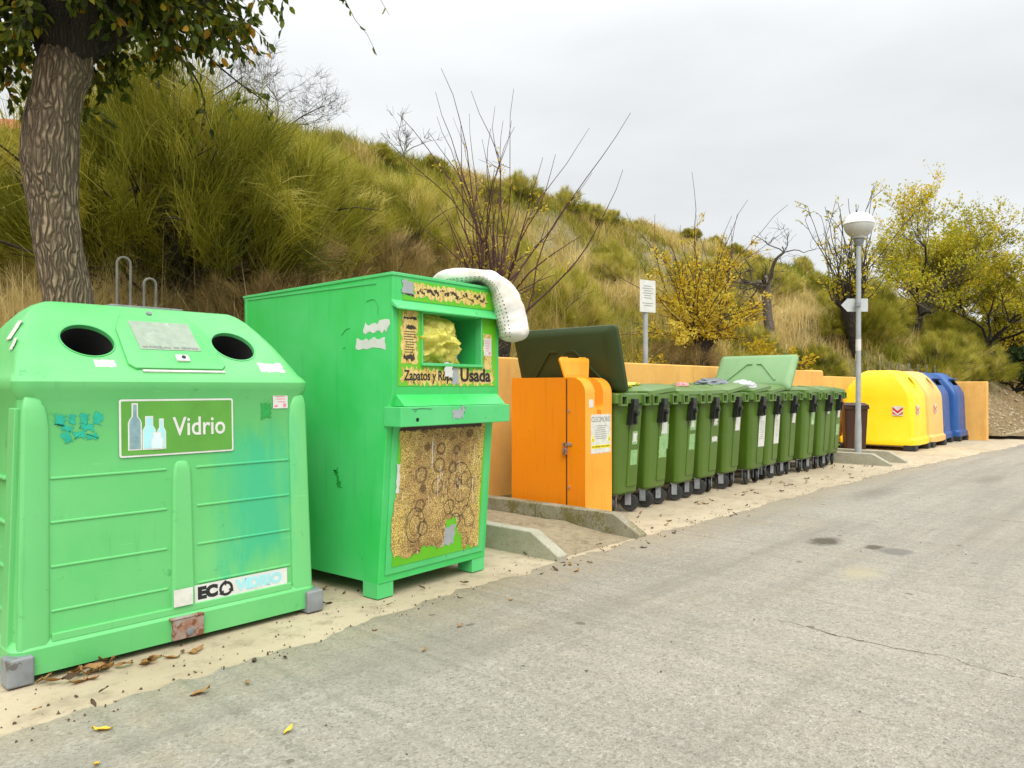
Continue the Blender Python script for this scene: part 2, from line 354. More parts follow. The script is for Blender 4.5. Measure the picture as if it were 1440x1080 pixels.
def asphalt():
    t = NT('worn pale asphalt'); v = t.coord(False)
    big = t.noise(v, .45, 5, .6); mid = t.noise(v, 3.2, 6, .7); fine = t.noise(v, 55, 5, .75); grain = t.noise(v, 150, 3, .7)
    cc = t.mix(t.ramp(big, .35, .65), (.350,.318,.264), (.268,.244,.206))
    cc = t.mix(t.ramp(mid, .45, .75, 0, .5), cc, (.215,.198,.160))
    ag = t.n('ShaderNodeTexVoronoi', {'Vector': v, 'Scale': 95.}); 
    cc = t.mix(t.ramp(t.n('ShaderNodeSeparateColor', {0: ag.outputs['Color']}).outputs[0], .0, 1., .0, .42), cc, (.50,.465,.385))
    cc = t.mix(t.ramp(fine, .53, .62, 0, .75), cc, (.155,.142,.115))
    cc = t.mix(t.ramp(t.noise(v, 21, 6, .8), .54, .66, 0, .6), cc, (.19,.175,.145))
    cc = t.mix(t.ramp(t.noise(v, 34, 5, .8), .56, .64, 0, .55), cc, (.55,.52,.45))
    cc = t.mix(t.ramp(t.noise(t.stretch(v, (1, 2.2, 1)), 24, 4, .7), .64, .70, 0, .75), cc, (.11,.095,.075))
    cc = t.mix(t.ramp(grain, .60, .72, 0, .6), cc, (.10,.09,.075))
    # ochre dust drifting in from the verge
    cc = t.mix(t.ramp(t.noise(v, 1.1, 5, .65), .55, .75, 0, .35), cc, (.40,.32,.20))
    cc = t.mix(t.ramp(t.noise(t.stretch(v, (.12, 1.6, 1)), 1.3, 5, .65), .48, .66, 0, .55), cc, (.215,.198,.160))
    yy = t.math('ADD', t.n('ShaderNodeSeparateXYZ', {0: v}).outputs[1], t.math('MULTIPLY', t.math('SUBTRACT', t.noise(v, 2.4, 7, .75), .5), 1.5))
    cc = t.mix(t.ramp(yy, 3.1, 4.0, 0, .75), cc, (.36,.29,.185))
    xyz = t.n('ShaderNodeSeparateXYZ', {0: v}); X, Y = xyz.outputs[0], xyz.outputs[1]
    # oil stains, round-ish patches with ragged rims
    def patch(cx, cy, rx, ry, c, k, soft=.35, cc=None):
        dx = t.math('DIVIDE', t.math('SUBTRACT', X, cx), rx); dy = t.math('DIVIDE', t.math('SUBTRACT', Y, cy), ry)
        d = t.math('ADD', t.math('SQRT', t.math('ADD', t.math('MULTIPLY', dx, dx), t.math('MULTIPLY', dy, dy))), t.math('MULTIPLY', t.math('SUBTRACT', t.noise(v, 9, 6, .7), .5), 1.3))
        return t.mix(t.ramp(d, 1-soft, 1+soft*.3, k, 0), cc, c)
    cc = patch(6.90, 2.47, .22, .15, (.085,.072,.05), .9, .5, cc)
    cc = patch(6.93, 2.06, .12, .08, (.10,.085,.06), .9, .4, cc)
    cc = patch(6.86, 1.86, .17, .14, (.17,.16,.14), .8, .3, cc)
    cc = patch(5.9, 1.85, .30, .16, (.42,.37,.24), .6, .6, cc)
    cc = patch(10.5, 3.1, .9, .25, (.17,.155,.125), .6, .7, cc)
    cc = patch(13.2, 2.3, .7, .22, (.18,.16,.13), .55, .7, cc)
    cc = patch(2.6, 3.0, .55, .32, (.24,.22,.175), .5, .8, cc)
    # the transverse crack and a thinner sister
    wob = t.math('ADD', t.math('MULTIPLY', t.math('SUBTRACT', t.noise(v, 1.2, 2), .5), .5), t.math('MULTIPLY', t.math('SUBTRACT', t.noise(v, 9, 5, .7), .5), .12))
    cd = t.math('ABSOLUTE', t.math('SUBTRACT', t.math('ADD', X, wob), 4.36)); lim = t.ramp(Y, 1.2, 2.2, 1, 0)
    wid = t.ramp(t.noise(v, 5, 3), .3, .7, .002, .009)
    ck = t.math('MULTIPLY', t.math('LESS_THAN', cd, wid), t.math('GREATER_THAN', lim, t.math('MULTIPLY', t.noise(v, 7, 3), 1.0)))
    cd2 = t.math('ABSOLUTE', t.math('SUBTRACT', t.math('ADD', X, wob), 9.3)); ck2 = t.math('MULTIPLY', t.math('LESS_THAN', cd2, .007), t.math('LESS_THAN', Y, 1.5))
    cko = t.math('MAXIMUM', ck, ck2); cc = t.mix(t.math('MULTIPLY', cko, .9), cc, (.05,.038,.028))
    vs = t.n('ShaderNodeTexVoronoi', {'Vector': t.n('ShaderNodeVectorMath', {0: v, 1: t.n('ShaderNodeVectorMath', {0: t.n('ShaderNodeTexNoise', {'Vector': v, 'Scale': 25.}).outputs['Color'], 1: (.05,.05,.05)}, operation='MULTIPLY').outputs[0]}, operation='ADD').outputs[0], 'Scale': 4.5}); rr_ = t.n('ShaderNodeSeparateColor', {0: vs.outputs['Color']}).outputs[0]
    cc = t.mix(t.math('MULTIPLY', t.math('LESS_THAN', vs.outputs['Distance'], t.ramp(rr_, .35, 1., -.02, .15)), .7), cc, (.115,.10,.08))
    h = t.math('SUBTRACT', t.math('ADD', t.math('MULTIPLY', fine, .7), t.math('MULTIPLY', ag.outputs['Distance'], .6)), cko)
    t.bump(h, .55, .007); return t.done(cc, .92, **{'Specular IOR Level': .25})
M['asphalt'] = asphalt()
def strip():
    t = NT('pale sandy concrete'); v = t.coord(False)
    cc = t.mix(t.ramp(t.noise(v, .9, 6, .65), .38, .65), (.475,.395,.270), (.37,.30,.20))
    cc = t.mix(t.ramp(t.noise(v, 5, 7, .72), .50, .66, 0, .75), cc, (.27,.22,.145))
    cc = t.mix(t.ramp(t.noise(v, 48, 5, .7), .62, .70, 0, .55), cc, (.20,.155,.09))
    cc = t.mix(t.ramp(t.noise(v, 2.1, 6, .7), .60, .75, 0, .6), cc, (.31,.25,.16))
    t.bump(t.noise(v, 40, 7, .7), .5, .006); return t.done(cc, .92)
M['strip'] = strip()
def dirt(name, c, c2, c3):
    t = NT(name); v = t.coord(False); cc = t.mix(t.ramp(t.noise(v, 1.1, 7, .7), .35, .65), c, c2)
    cc = t.mix(t.ramp(t.noise(v, 14, 7, .75), .46, .62), cc, c3); cc = t.mix(t.ramp(t.noise(v, 4.5, 8, .8), .55, .63, 0, .7), cc, tuple(x*.6 for x in c3)); t.bump(t.noise(v, 12, 9, .8), 1, .07); return t.done(cc, .95)  # dark noise blotches paint shadows of rough ground into the soil colour
M['bay'] = dirt('gritty bay soil', (.56,.46,.30), (.48,.385,.24), (.38,.30,.18))
M['hill'] = dirt('dry hillside soil', (.30,.235,.12), (.26,.22,.07), (.17,.14,.05))
M['scree'] = dirt('bare gravel bank', (.33,.24,.11), (.25,.175,.075), (.13,.085,.04))
def bark(name, c, c2):
    t = NT(name); v = t.coord(False); w = t.n('ShaderNodeTexNoise', {'Vector': v, 'Scale': 3.}).outputs['Color']
    vv = t.n('ShaderNodeVectorMath', {0: t.stretch(v, (1, 1, .11)), 1: t.n('ShaderNodeVectorMath', {0: w, 1: (.16,.16,.05)}, operation='MULTIPLY').outputs[0]}, operation='ADD').outputs[0]
    vo = t.n('ShaderNodeTexVoronoi', {'Vector': vv, 'Scale': 34.}, feature='DISTANCE_TO_EDGE').outputs['Distance']
    f = t.math('MULTIPLY', t.ramp(vo, .0, .30), t.ramp(t.noise(t.stretch(v, (1, 1, .25)), 22, 8, .8), .22, .46)); cc = t.mix(f, c2, c); cc = t.mix(t.ramp(t.noise(v, 34, 8, .8), .42, .65, 0, .65), cc, tuple(x*.5 for x in c))
    t.bump(t.math('ADD', f, t.math('MULTIPLY', t.noise(v, 45, 6, .7), .4)), 1, .035); return t.done(cc, .95)
M['bark'] = bark('furrowed grey bark', (.42,.315,.20), (.085,.058,.034))
M['bark_dark'] = bark('dark bark', (.055,.040,.028), (.02,.015,.01))
M['bark_pale'] = bark('pale bare wood', (.30,.25,.19), (.13,.10,.07))
M['twig'] = flat('reddish twig', (.075,.032,.026), .8)
M['twig_dark'] = flat('dark brown twig', (.045,.033,.022), .8)
M['twig_mid'] = flat('brown twig', (.11,.085,.05), .8); M['twig_grey'] = flat('grey twig', (.12,.105,.09), .8)
M['grass'] = leafmat('dry and green grass', [(0,(.13,.165,.008)),(.22,(.26,.26,.018)),(.42,(.38,.30,.05)),(.7,(.54,.41,.14)),(1,(.74,.60,.28))], .4)
M['broom'] = leafmat('green broom twigs', [(0,(.085,.095,.006)),(.35,(.23,.225,.016)),(.7,(.43,.385,.045)),(1,(.62,.52,.15))], .38)
M['broom_dry'] = leafmat('dry tangled twigs', [(0,(.08,.055,.022)),(.5,(.28,.19,.065)),(1,(.52,.38,.15))], .15)
M['elm'] = leafmat('dark elm leaves', [(0,(.022,.036,.006)),(.5,(.085,.12,.012)),(.8,(.20,.21,.018)),(.93,(.42,.35,.02)),(1,(.42,.22,.02))], .42)
M['gold'] = leafmat('golden leaves', [(0,(.34,.25,.012)),(.5,(.62,.44,.018)),(1,(.82,.66,.10))], .45)
M['olive'] = leafmat('yellowing green leaves', [(0,(.24,.25,.015)),(.45,(.52,.46,.025)),(.8,(.76,.60,.04)),(1,(.68,.40,.03))], .48)
M['darkshrub'] = leafmat('dark shrub leaves', [(0,(.010,.025,.008)),(1,(.035,.07,.016))], .2)
M['deadleaf'] = surf('dry brown leaf', (.34,.19,.055), (.20,.10,.03), 30, .7)
M['yellowleaf'] = surf('yellow leaf', (.66,.46,.03), (.55,.33,.03), 30, .6)
M['darkleaf'] = surf('dark rotten leaf', (.08,.045,.02), (.05,.03,.015), 30, .8)
M['housewall'] = flat('white house wall', (.72,.70,.66), .8); M['rooftile'] = surf('red roof tile', (.40,.06,.03), (.28,.04,.025), 12, .8)

# ------------------------------------------------------------------ camera, sky, sun
TH = R(42.4)
cam = bpy.data.objects.new('camera', bpy.data.cameras.new('camera')); col.objects.link(cam)
cam.data.lens = 26.25; cam.data.sensor_width = 36; cam.data.clip_end = 2000; cam.data.clip_start = .05
cam.location = (0, 0, 1.4); cam.rotation_euler = (R(90.27), 0, TH - R(90)); sc.camera = cam

SUN_EL, SUN_AZ = R(47), R(232)     # high, behind the photographer, veiled by cloud
w = bpy.data.worlds.new('World'); sc.world = w; w.use_nodes = True; nt = w.node_tree
bg = nt.nodes['Background']; sky = nt.nodes.new('ShaderNodeTexSky'); sky.sky_type = 'NISHITA'; sky.sun_disc = False
sky.sun_elevation = SUN_EL; sky.sun_rotation = R(90) - SUN_AZ
tc = nt.nodes.new('ShaderNodeTexCoord'); sep = nt.nodes.new('ShaderNodeSeparateXYZ'); nt.links.new(tc.outputs['Generated'], sep.inputs[0])
gr = nt.nodes.new('ShaderNodeMapRange'); gr.interpolation_type = 'SMOOTHSTEP'; nt.links.new(sep.outputs[2], gr.inputs[0])
gr.inputs[1].default_value = .32; gr.inputs[2].default_value = .95; gr.inputs[3].default_value = 6.2; gr.inputs[4].default_value = 19.
mp = nt.nodes.new('ShaderNodeMapping'); mp.inputs['Scale'].default_value = (1, 1, 3.2); nt.links.new(tc.outputs['Generated'], mp.inputs[0])
no = nt.nodes.new('ShaderNodeTexNoise'); no.inputs['Scale'].default_value = 1.7; no.inputs['Detail'].default_value = 6; no.inputs['Roughness'].default_value = .5; nt.links.new(mp.outputs[0], no.inputs['Vector'])
cr = nt.nodes.new('ShaderNodeMapRange'); nt.links.new(no.outputs['Fac'], cr.inputs[0])
for i, v in ((1,.3),(2,.7),(3,.86),(4,1.08)): cr.inputs[i].default_value = v
mu = nt.nodes.new('ShaderNodeMath'); mu.operation = 'MULTIPLY'; nt.links.new(gr.outputs[0], mu.inputs[0]); nt.links.new(cr.outputs[0], mu.inputs[1])
vm = nt.nodes.new('ShaderNodeVectorMath'); vm.operation = 'SCALE'; vm.inputs[0].default_value = (.975, 1.0, 1.0); nt.links.new(mu.outputs[0], vm.inputs['Scale'])
mx = nt.nodes.new('ShaderNodeMix'); mx.data_type = 'RGBA'; mx.inputs[0].default_value = .06
nt.links.new(vm.outputs[0], mx.inputs[6]); nt.links.new(sky.outputs[0], mx.inputs[7]); nt.links.new(mx.outputs[2], bg.inputs[0]); bg.inputs[1].default_value = .1
su = bpy.data.objects.new('sun', bpy.data.lights.new('sun', 'SUN')); col.objects.link(su)
su.data.energy = 1.5; su.data.angle = R(40); su.data.color = (1, .96, .89); su.location = (-10, -10, 20)
su.rotation_euler = (R(90) - SUN_EL, 0, SUN_AZ + R(90))
sc.view_settings.view_transform = 'Standard'; sc.view_settings.look = 'None'; sc.view_settings.exposure = .62; sc.view_settings.gamma = 1
sc.cycles.max_bounces = 6; sc.cycles.transparent_max_bounces = 6; sc.cycles.use_denoising = True

# ------------------------------------------------------------------ ground, hill, road
def foot(x): return 6.9 - 2.95*sst(22.8, 24.2, x) - .5*sst(26, 60, x)
def hz(x, y):
    x = np.asarray(x, float); y = np.asarray(y, float)
    f = foot(x); Hr = 7.75 - 1.9*sst(9.5, 2.5, x) + .25*(vnoise(x*.25, y*0+2)-.5)
    t = np.clip((y-f)/(16-f), 0, None); tt = np.clip(t, 0, 1)
    prof = tt + .05*np.sin(tt*np.pi)*np.sin(tt*7) - .10*sst(.86, 1.0, tt)*(1-tt)
    prof = np.where(t > 1, 1, prof)
    z = .30*sst(-.03, .04, t) + (Hr-.3)*prof
    z = z + sst(0, .06, t)*(.9*(fbm(x*.55, y*.55, 4)-.47) + .25*(fbm(x*2.3, y*2.3, 3)-.45))
    z = z + np.where(t > 1, (y-16)*(.20*sst(14, 4, x) - .03), 0)
    return z
gx = np.concatenate([np.arange(-14, 34, .35), np.arange(34, 70, .8), np.arange(70, 161, 4)])
gy = np.concatenate([np.arange(3.3, 18.5, .22), np.arange(18.5, 30, 1.), np.arange(30, 91, 6)])
GX, GY = np.meshgrid(gx, gy); GZ = hz(GX, GY) - .03
inside = (GY > foot(GX) - 1.0)
nx, ny = len(gx), len(gy)
V = np.stack([GX, GY, GZ], -1).reshape(-1, 3); ii = np.arange(nx*ny).reshape(ny, nx)
F = np.stack([ii[:-1,:-1], ii[:-1,1:], ii[1:,1:], ii[1:,:-1]], -1).reshape(-1, 4)
ok = (inside[:-1,:-1] & inside[1:,1:]).reshape(-1); F = F[ok]
fc = V[F].mean(1)
mi = ((fc[:,0] > 23.6) & (fc[:,1] < foot(fc[:,0]) + .9 + 1.0*vnoise(fc[:,0]*.9, fc[:,1]*.9))).astype(int)
struct(put('hill', npmesh('hill', V, [F], [M['hill'], M['scree']], smooth=True, midx=mi), smooth=False))

# pale concrete strip under the containers, ground everywhere beneath it
b = MB(); b.add([(-60,-60,-.08),(220,-60,-.08),(220,90,-.08),(-60,90,-.08)], [(0,1,2,3)]); struct(b.build('ground', M['hill']))
b = MB(); b.add([(-20,2.8,-.006),(40,2.8,-.006),(40,7.6,-.006),(-20,7.6,-.006)], [(0,1,2,3)]); struct(b.build('concrete_strip', M['strip']))
# asphalt sheet with a broken edge
edge_x = np.arange(-20, 60, .035)
ex_k = [-20, -4, .8, 1.93, 3.35, 5.94, 10, 13.6, 17, 21.1, 26, 40, 60]; ey_k = [3.3, 3.42, 3.49, 3.58, 3.71, 3.77, 3.78, 3.68, 3.42, 3.13, 2.9, 2.6, 2.4]
ey = np.interp(edge_x, ex_k, ey_k) + .16*(fbm(edge_x*2.2, edge_x*0, 3)-.45) + .11*(fbm(edge_x*9, edge_x*0+9, 5)-.45)
n = len(edge_x)
V = np.concatenate([np.stack([edge_x, ey, np.full(n, .004)], -1), np.stack([edge_x, ey-.006, np.full(n, .010)], -1), np.stack([edge_x, np.full(n, -50.), np.full(n, .010)], -1)])
i = np.arange(n-1); F = np.concatenate([np.stack([n+i, n+i+1, i+1, i], -1), np.stack([2*n+i, 2*n+i+1, n+i+1, n+i], -1)])
struct(put('road', npmesh('road', V, [F], M['asphalt']), smooth=False))
# gritty soil filling the bay between the two near kerbs, humped towards the wall
b = MB(); xs = np.linspace(4.83, 5.89, 14); ys = np.linspace(3.86, 6.18, 30)
for yy in ys:
    for xx in xs:
        b.v.append((xx, yy, float(-.004 + .085*sst(3.86, 4.9, yy)*(.6+.6*fbm(xx*3, yy*3, 3)) + .02*(fbm(xx*9, yy*9, 2)-.4)*sst(3.86, 4.3, yy))))
for a in range(29):
    for c in range(13):
        k = a*14+c; b.f.append((k, k+1, k+15, k+14)); b.m.append(0)
struct(b.build('bay_soil', M['bay'], ang=180))

# kerbs
def kerb(x0, x1, tip, back, h, label, mats, joint=None):
    t = thing('kerb', label, 'kerb', ((x0+x1)/2, tip, 0), 0, 'concrete kerbs dividing the container bays')
    hx = (x1-x0)/2; L = back-tip; segs = [(0, joint - .004), (joint + .004, L)] if joint else [(0, L)]
    for k, (a, c) in enumerate(segs):
        b = MB(); poly = [(a, -.02), (c, -.02), (c, h), (a+.30, h), (a, .035)] if a == 0 else [(a, -.02), (c, -.02), (c, h-.004), (a, h-.002)]
        b.prism(poly, lambda p: Vector((-hx, p[0], p[1])), lambda p: Vector((hx, p[0], p[1]))); b.build('kerb_block', mats[min(k, len(mats)-1)], t, .012)
    return t
kerb(4.70, 4.83, 3.79, 6.17, .20, 'pale concrete kerb with sloped end beside the clothing container', [M['kerb_clean']])
kerb(5.90, 6.03, 3.79, 6.17, .20, 'mossy jointed concrete kerb in front of the orange oil container', [M['kerb'], M['kerb']], 1.28)
kerb(14.36, 14.49, 4.00, 6.17, .20, 'pale kerb with sloped end just after the last green wheelie bin', [M['kerb_clean']])
kerb(15.15, 15.28, 3.95, 6.17, .20, 'pale kerb with sloped end in front of the yellow container', [M['kerb_clean']])

# enclosure wall (stepped top, wing at the far end)
t = thing('enclosure_wall', 'long ochre rendered wall running behind the row of bins', 'wall', (14, 6.2, 0))
b = MB()
def wl(x0, x1, h): b.box(x0-14, x1-14, 0, .22, -.02, h)
wl(5.2, 16.6, 1.77); b.build('wall_section', M['wall'], t, .02)
b = MB(); b.box(16.6-14+.001, 17.25-14, -.012, .232, -.02, 1.79); b.build('pier', M['wall'], t, .05, 3)
b = MB(); wl(17.251, 23.1, 1.66); b.build('wall_section', M['wall'], t, .02)
t = thing('wing_wall', 'ochre end wall standing across the row beyond the blue containers', 'wall', (23.1, 5.2, 0))
b = MB(); b.box(.001, .22, -1.15, 1.22, -.02, 1.56); b.build('wall_section', M['wall'], t, .02)

# ------------------------------------------------------------------ grass on the hill (uncountable)
def blades(P, H, Wd, tone, lean=.35, seed=1, bend=.6, grp=1):
    r = np.random.default_rng(seed); n = len(P); az = np.repeat(r.random(n//grp)*2*np.pi, grp) + r.normal(size=n)*1.1
    ld = np.stack([np.cos(az), np.sin(az), np.zeros(n)], -1); la = lean*np.abs(r.normal(size=n))[:,None]
    H = H[:,None]; Wd = Wd[:,None]
    fa = r.random(n)*2*np.pi; side = np.stack([np.cos(fa), np.sin(fa), np.zeros(n)], -1)
    up = np.array([0,0,1.])
    m1 = P + (up + ld*la*.6)*H*.5; tip = P + (up*(1-.35*np.clip(la, 0, 1.5)*bend) + ld*la*(1+bend))*H
    V = np.stack([P-side*Wd*.5, P+side*Wd*.5, m1+side*Wd*.4, m1-side*Wd*.4, tip], 1).reshape(-1, 3)
    k = np.arange(n)*5; F4 = np.stack([k, k+1, k+2, k+3], -1); F3 = np.stack([k+3, k+2, k+4], -1)
    return V, F4, F3, np.repeat(tone, 5)
def scatter(n, x0, x1, y0, y1, seed, y_of_foot=True):
    r = np.random.default_rng(seed); x = x0 + (x1-x0)*r.random(n); y = y0 + (y1-y0)*r.random(n)
    if y_of_foot: y = np.maximum(y, 0) ; 
    return x, y
def grass(parts, name, label):
    Vs, F4s, F3s, Ts, o = [], [], [], [], 0
    for (n, x0, x1, y0, y1, h0, h1, wd, seed) in parts:
        x, y = scatter(n, x0, x1, y0, y1, seed); r = np.random.default_rng(seed+50)
        bare = fbm(x*.35+5, y*.8, 4); band = np.exp(-((y-13.3)/1.1)**2)*sst(11, 13, x)*sst(40, 24, x)
        fl = (y > foot(x)+.02)
        keep = fl & (r.random(n) > np.clip((bare-.52)*5, 0, .75)) & (r.random(n) > band*(.25+.6*(bare > .44)))
        keep &= ~((x > 23.6) & (y < foot(x)+1.1) & (r.random(n) > .35))
        x, y = x[keep], y[keep]; m = len(x)
        cl = fbm(x*1.3, y*1.3, 3); gold = fbm(x*.30+40, y*.33+7, 4)
        up = sst(12, 15.5, y)                 # greener near the crest
        tone = np.clip(.66 + (gold-.47)*2.6 + (cl-.45)*.9 - .26*up + r.normal(size=m)*.17 + .24*(seed == 17), 0, 1)
        h = (h0 + (h1-h0)*np.clip((cl-.25)*2, 0, 1))*(.55+.7*r.random(m))*(1-.35*up)
        k = 9; T = lambda q: np.repeat(q, k)
        sc_ = (.05 + .10*r.random(m))*(1 + (wd > .03)); px = T(x) + r.normal(size=m*k)*T(sc_); py = np.maximum(T(y) + r.normal(size=m*k)*T(sc_), foot(T(x))-.1)
        V, a, c, tn = blades(np.stack([px, py, hz(px, py)-.05], -1), T(h)*(.5+.6*r.random(m*k)), wd*(.6+.8*r.random(m*k)), np.clip(T(tone) + r.normal(size=m*k)*.12, 0, 1), .42, seed, grp=k)
        Vs.append(V); F4s.append(a+o); F3s.append(c+o); Ts.append(tn); o += len(V)
    return tag(put(name, npmesh(name, np.concatenate(Vs), [np.concatenate(F4s), np.concatenate(F3s)], M['grass'], np.concatenate(Ts)), smooth=False), label, 'grass', kind='stuff')
grass([(11000, 1, 14, 6.6, 12, .4, 1.05, .009, 11), (13000, 3, 20, 10, 17, .35, .85, .014, 12), (9000, 14, 34, 6.6, 16.8, .4, .9, .022, 13),
       (7000, -1, 12, 6.95, 9.8, .6, 1.45, .010, 17), (4200, 34, 62, 4, 17, .45, 1., .05, 14), (1300, 62, 120, 3, 17, .5, 1.1, .11, 15), (2000, -6, 3, 6.6, 18, .35, .9, .014, 16)],
      'grass', 'tall dry and green grass covering the hillside')

# ------------------------------------------------------------------ plants: generators
def tubes_np(lines, sides=5):
    """lines: list of (pts(n,3), rad(n)) -> V, quads"""
    Vs, Fs, o = [], [], 0; ang = np.arange(sides)*2*np.pi/sides; ca, sa = np.cos(ang), np.sin(ang)
    for P, r in lines:
        P = np.asarray(P); n = len(P); T = np.gradient(P, axis=0); T /= np.linalg.norm(T, axis=1)[:,None]+1e-9
        ref = np.array([1.,0,0]) if abs(T[0,2]) > .8 else np.array([0,0,1.])
        A = np.cross(T, ref); A /= np.linalg.norm(A, axis=1)[:,None]+1e-9; B = np.cross(A, T)
        ring = P[:,None,:] + (A[:,None,:]*ca[None,:,None] + B[:,None,:]*sa[None,:,None])*np.asarray(r)[:,None,None]
        Vs.append(ring.reshape(-1, 3)); k = np.arange(n-1)[:,None]*sides; j = np.arange(sides)[None,:]; j2 = (j+1) % sides
        Fs.append((np.stack([k+j, k+j2, k+sides+j2, k+sides+j], -1)).reshape(-1, 4)+o); o += n*sides
    return np.concatenate(Vs), np.concatenate(Fs)
def limb(r, p, d, L, r0, r1, n=7, wander=.18, grav=0.):
    p = np.array(p, float); d = np.array(d, float); d /= np.linalg.norm(d); pts = [p.copy()]
    for k in range(n):
        d = d + r.normal(size=3)*wander/np.sqrt(n)*1.6 + np.array([0,0,grav/n]); d /= np.linalg.norm(d); p = p + d*L/n; pts.append(p.copy())
    return np.array(pts), np.linspace(r0, r1, n+1)
def leaves_np(P, D, L, Wf, tone, seed, droop=.3):
    r = np.random.default_rng(seed); n = len(P); D = D + r.normal(size=(n,3))*.6; D[:,2] -= droop; D /= np.linalg.norm(D, axis=1)[:,None]
    S = np.cross(D, r.normal(size=(n,3))); S /= np.linalg.norm(S, axis=1)[:,None]+1e-9; N = np.cross(S, D)
    L = L[:,None]; Wd = L*Wf
    base = P; tip = P + D*L - N*L*.12
    q = lambda f, s_, u: P + D*L*f + S*Wd*s_ + N*Wd*u
    V = np.stack([base, q(.28,.42,.18), q(.68,.40,.12), tip, q(.68,-.40,.12), q(.28,-.42,.18)], 1).reshape(-1, 3)
    k = np.arange(n)*6; F = np.concatenate([np.stack([k,k+1,k+2,k+3], -1), np.stack([k,k+3,k+4,k+5], -1)])
    return V, F, np.repeat(tone, 6)
def along(lines, r, per, t0=.2, t1=1.):
    P, D = [], []
    for pts, _ in lines:
        k = max(1, r.poisson(per)); t = t0 + (t1-t0)*r.random(k); f = t*(len(pts)-1); i = np.minimum(f.astype(int), len(pts)-2); w_ = (f-i)[:,None]
        P.append(pts[i]*(1-w_)+pts[i+1]*w_); d = pts[i+1]-pts[i]; D.append(d/np.linalg.norm(d, axis=1)[:,None])
    return np.concatenate(P), np.concatenate(D)

# ---- broom bushes: prototypes then copies
def broom_mesh(seed, n, Rr, H, tone0, spread, wd, mat, up=.9):
    """dome of many hair-fine tufts on thin forking stems; gaps between the tufts"""
    r = np.random.default_rng(seed); nt_ = 300; A = []
    while len(A) < nt_:
        d = r.normal(size=3); d[2] = abs(d[2])*1.1; d /= np.linalg.norm(d); k = (.35+.65*r.random()**.45)
        lump = .72 + .62*fbm(d[0]*2.1+seed*3, d[1]*2.1+d[2]*1.7, 3)
        p = np.array([d[0]*Rr*.95, d[1]*Rr*.95, d[2]*H*.82])*k*lump; p[2] += .10*H
        if fbm(p[0]*2.4+seed, p[2]*2.4+p[1]*1.9, 2) > .30: A.append(p)
    A = np.array(A); stems = []
    for i in range(0, nt_, 3):
        p = A[i]; m = p*np.array([.42,.42,.50]) + r.normal(size=3)*.05; q = p*np.array([.75,.75,.76]) + r.normal(size=3)*.04
        stems.append((np.array([(r.normal()*.05, r.normal()*.05, -.12), m, q, p]), np.array([.014,.009,.005,.0025])))
    for _ in range(26):     # bare dark branches showing through the foliage
        a = r.random()*6.28; e = .25+1.0*r.random(); stems.append(limb(r, (r.normal()*.08, r.normal()*.08, 0), (math.cos(a)*math.sin(e), math.sin(a)*math.sin(e), math.cos(e)), H*(.7+.4*r.random()), .012, .003, 7, .45, .15))
    sv, sf = tubes_np(stems, 4)
    out = A/np.array([Rr, Rr, H]); out /= np.linalg.norm(out, axis=1)[:,None]+1e-9
    T = out*spread + np.array([0,0,up*.75]) + r.normal(size=(nt_,3))*.38; T /= np.linalg.norm(T, axis=1)[:,None]
    tt = np.clip(tone0 + r.normal(size=nt_)*.20 + (fbm(A[:,0]*2.2+seed, A[:,2]*2.2+A[:,1], 3)-.45)*1.2, 0, 1)
    ids = r.integers(0, nt_, n); m = n; P = A[ids] - T[ids]*H*.10*r.random(m)[:,None] + r.normal(size=(m,3))*.035
    D = T[ids] + r.normal(size=(m,3))*.27; D /= np.linalg.norm(D, axis=1)[:,None]
    tone_stem = np.clip(tt[ids] + r.normal(size=m)*.10, 0, 1)
    Lt = (.12+.30*r.random(m))*H*.62; side = np.cross(D, r.normal(size=(m,3))); side /= np.linalg.norm(side, axis=1)[:,None]
    c = np.repeat(r.normal(size=(nt_,3))[None], 1, 0)[0][ids]*.16 + r.normal(size=(m,3))*.10; c[:,2] -= .16
    m1 = P + D*Lt[:,None]*.5; tip = P + (D + c)*Lt[:,None]; Wd = wd*(.7+.6*r.random(m))[:,None]
    V = np.stack([P-side*Wd*.5, P+side*Wd*.5, m1+side*Wd*.45, m1-side*Wd*.45, tip], 1).reshape(-1, 3); k = np.arange(m)*5
    fol = npmesh('foliage', V, [np.stack([k,k+1,k+2,k+3], -1), np.stack([k+3,k+2,k+4], -1)], mat, np.repeat(tone_stem, 5))
    return npmesh('stems', sv, [sf], M['twig_dark'], smooth=True), fol
bro = [broom_mesh(s, 30000 if s in (2, 4) else 20000, 1., 1.25, t0, sp, .0032, m_) for s, t0, sp, m_ in ((1,.58,.6,M['broom']),(2,.33,.75,M['broom']),(3,.66,.5,M['broom']),(4,.47,.85,M['broom']),(5,.5,.8,M['broom_dry']),(6,.6,.6,M['broom_dry']))]
def bush(x, y, s, k, label, group=None, rz=None, sz=1., name='broom_bush', z=None):
    t = thing(name, label, 'bush', (x, y, float(hz(x, y)) - .05 if z is None else z), rng.random()*6.28 if rz is None else rz, group); t.scale = (s, s, s*sz)
    for nm, me in zip(('stems', 'foliage'), bro[k]):
        o = bpy.data.objects.new(nm, me); col.objects.link(o); o.parent = t
    return t
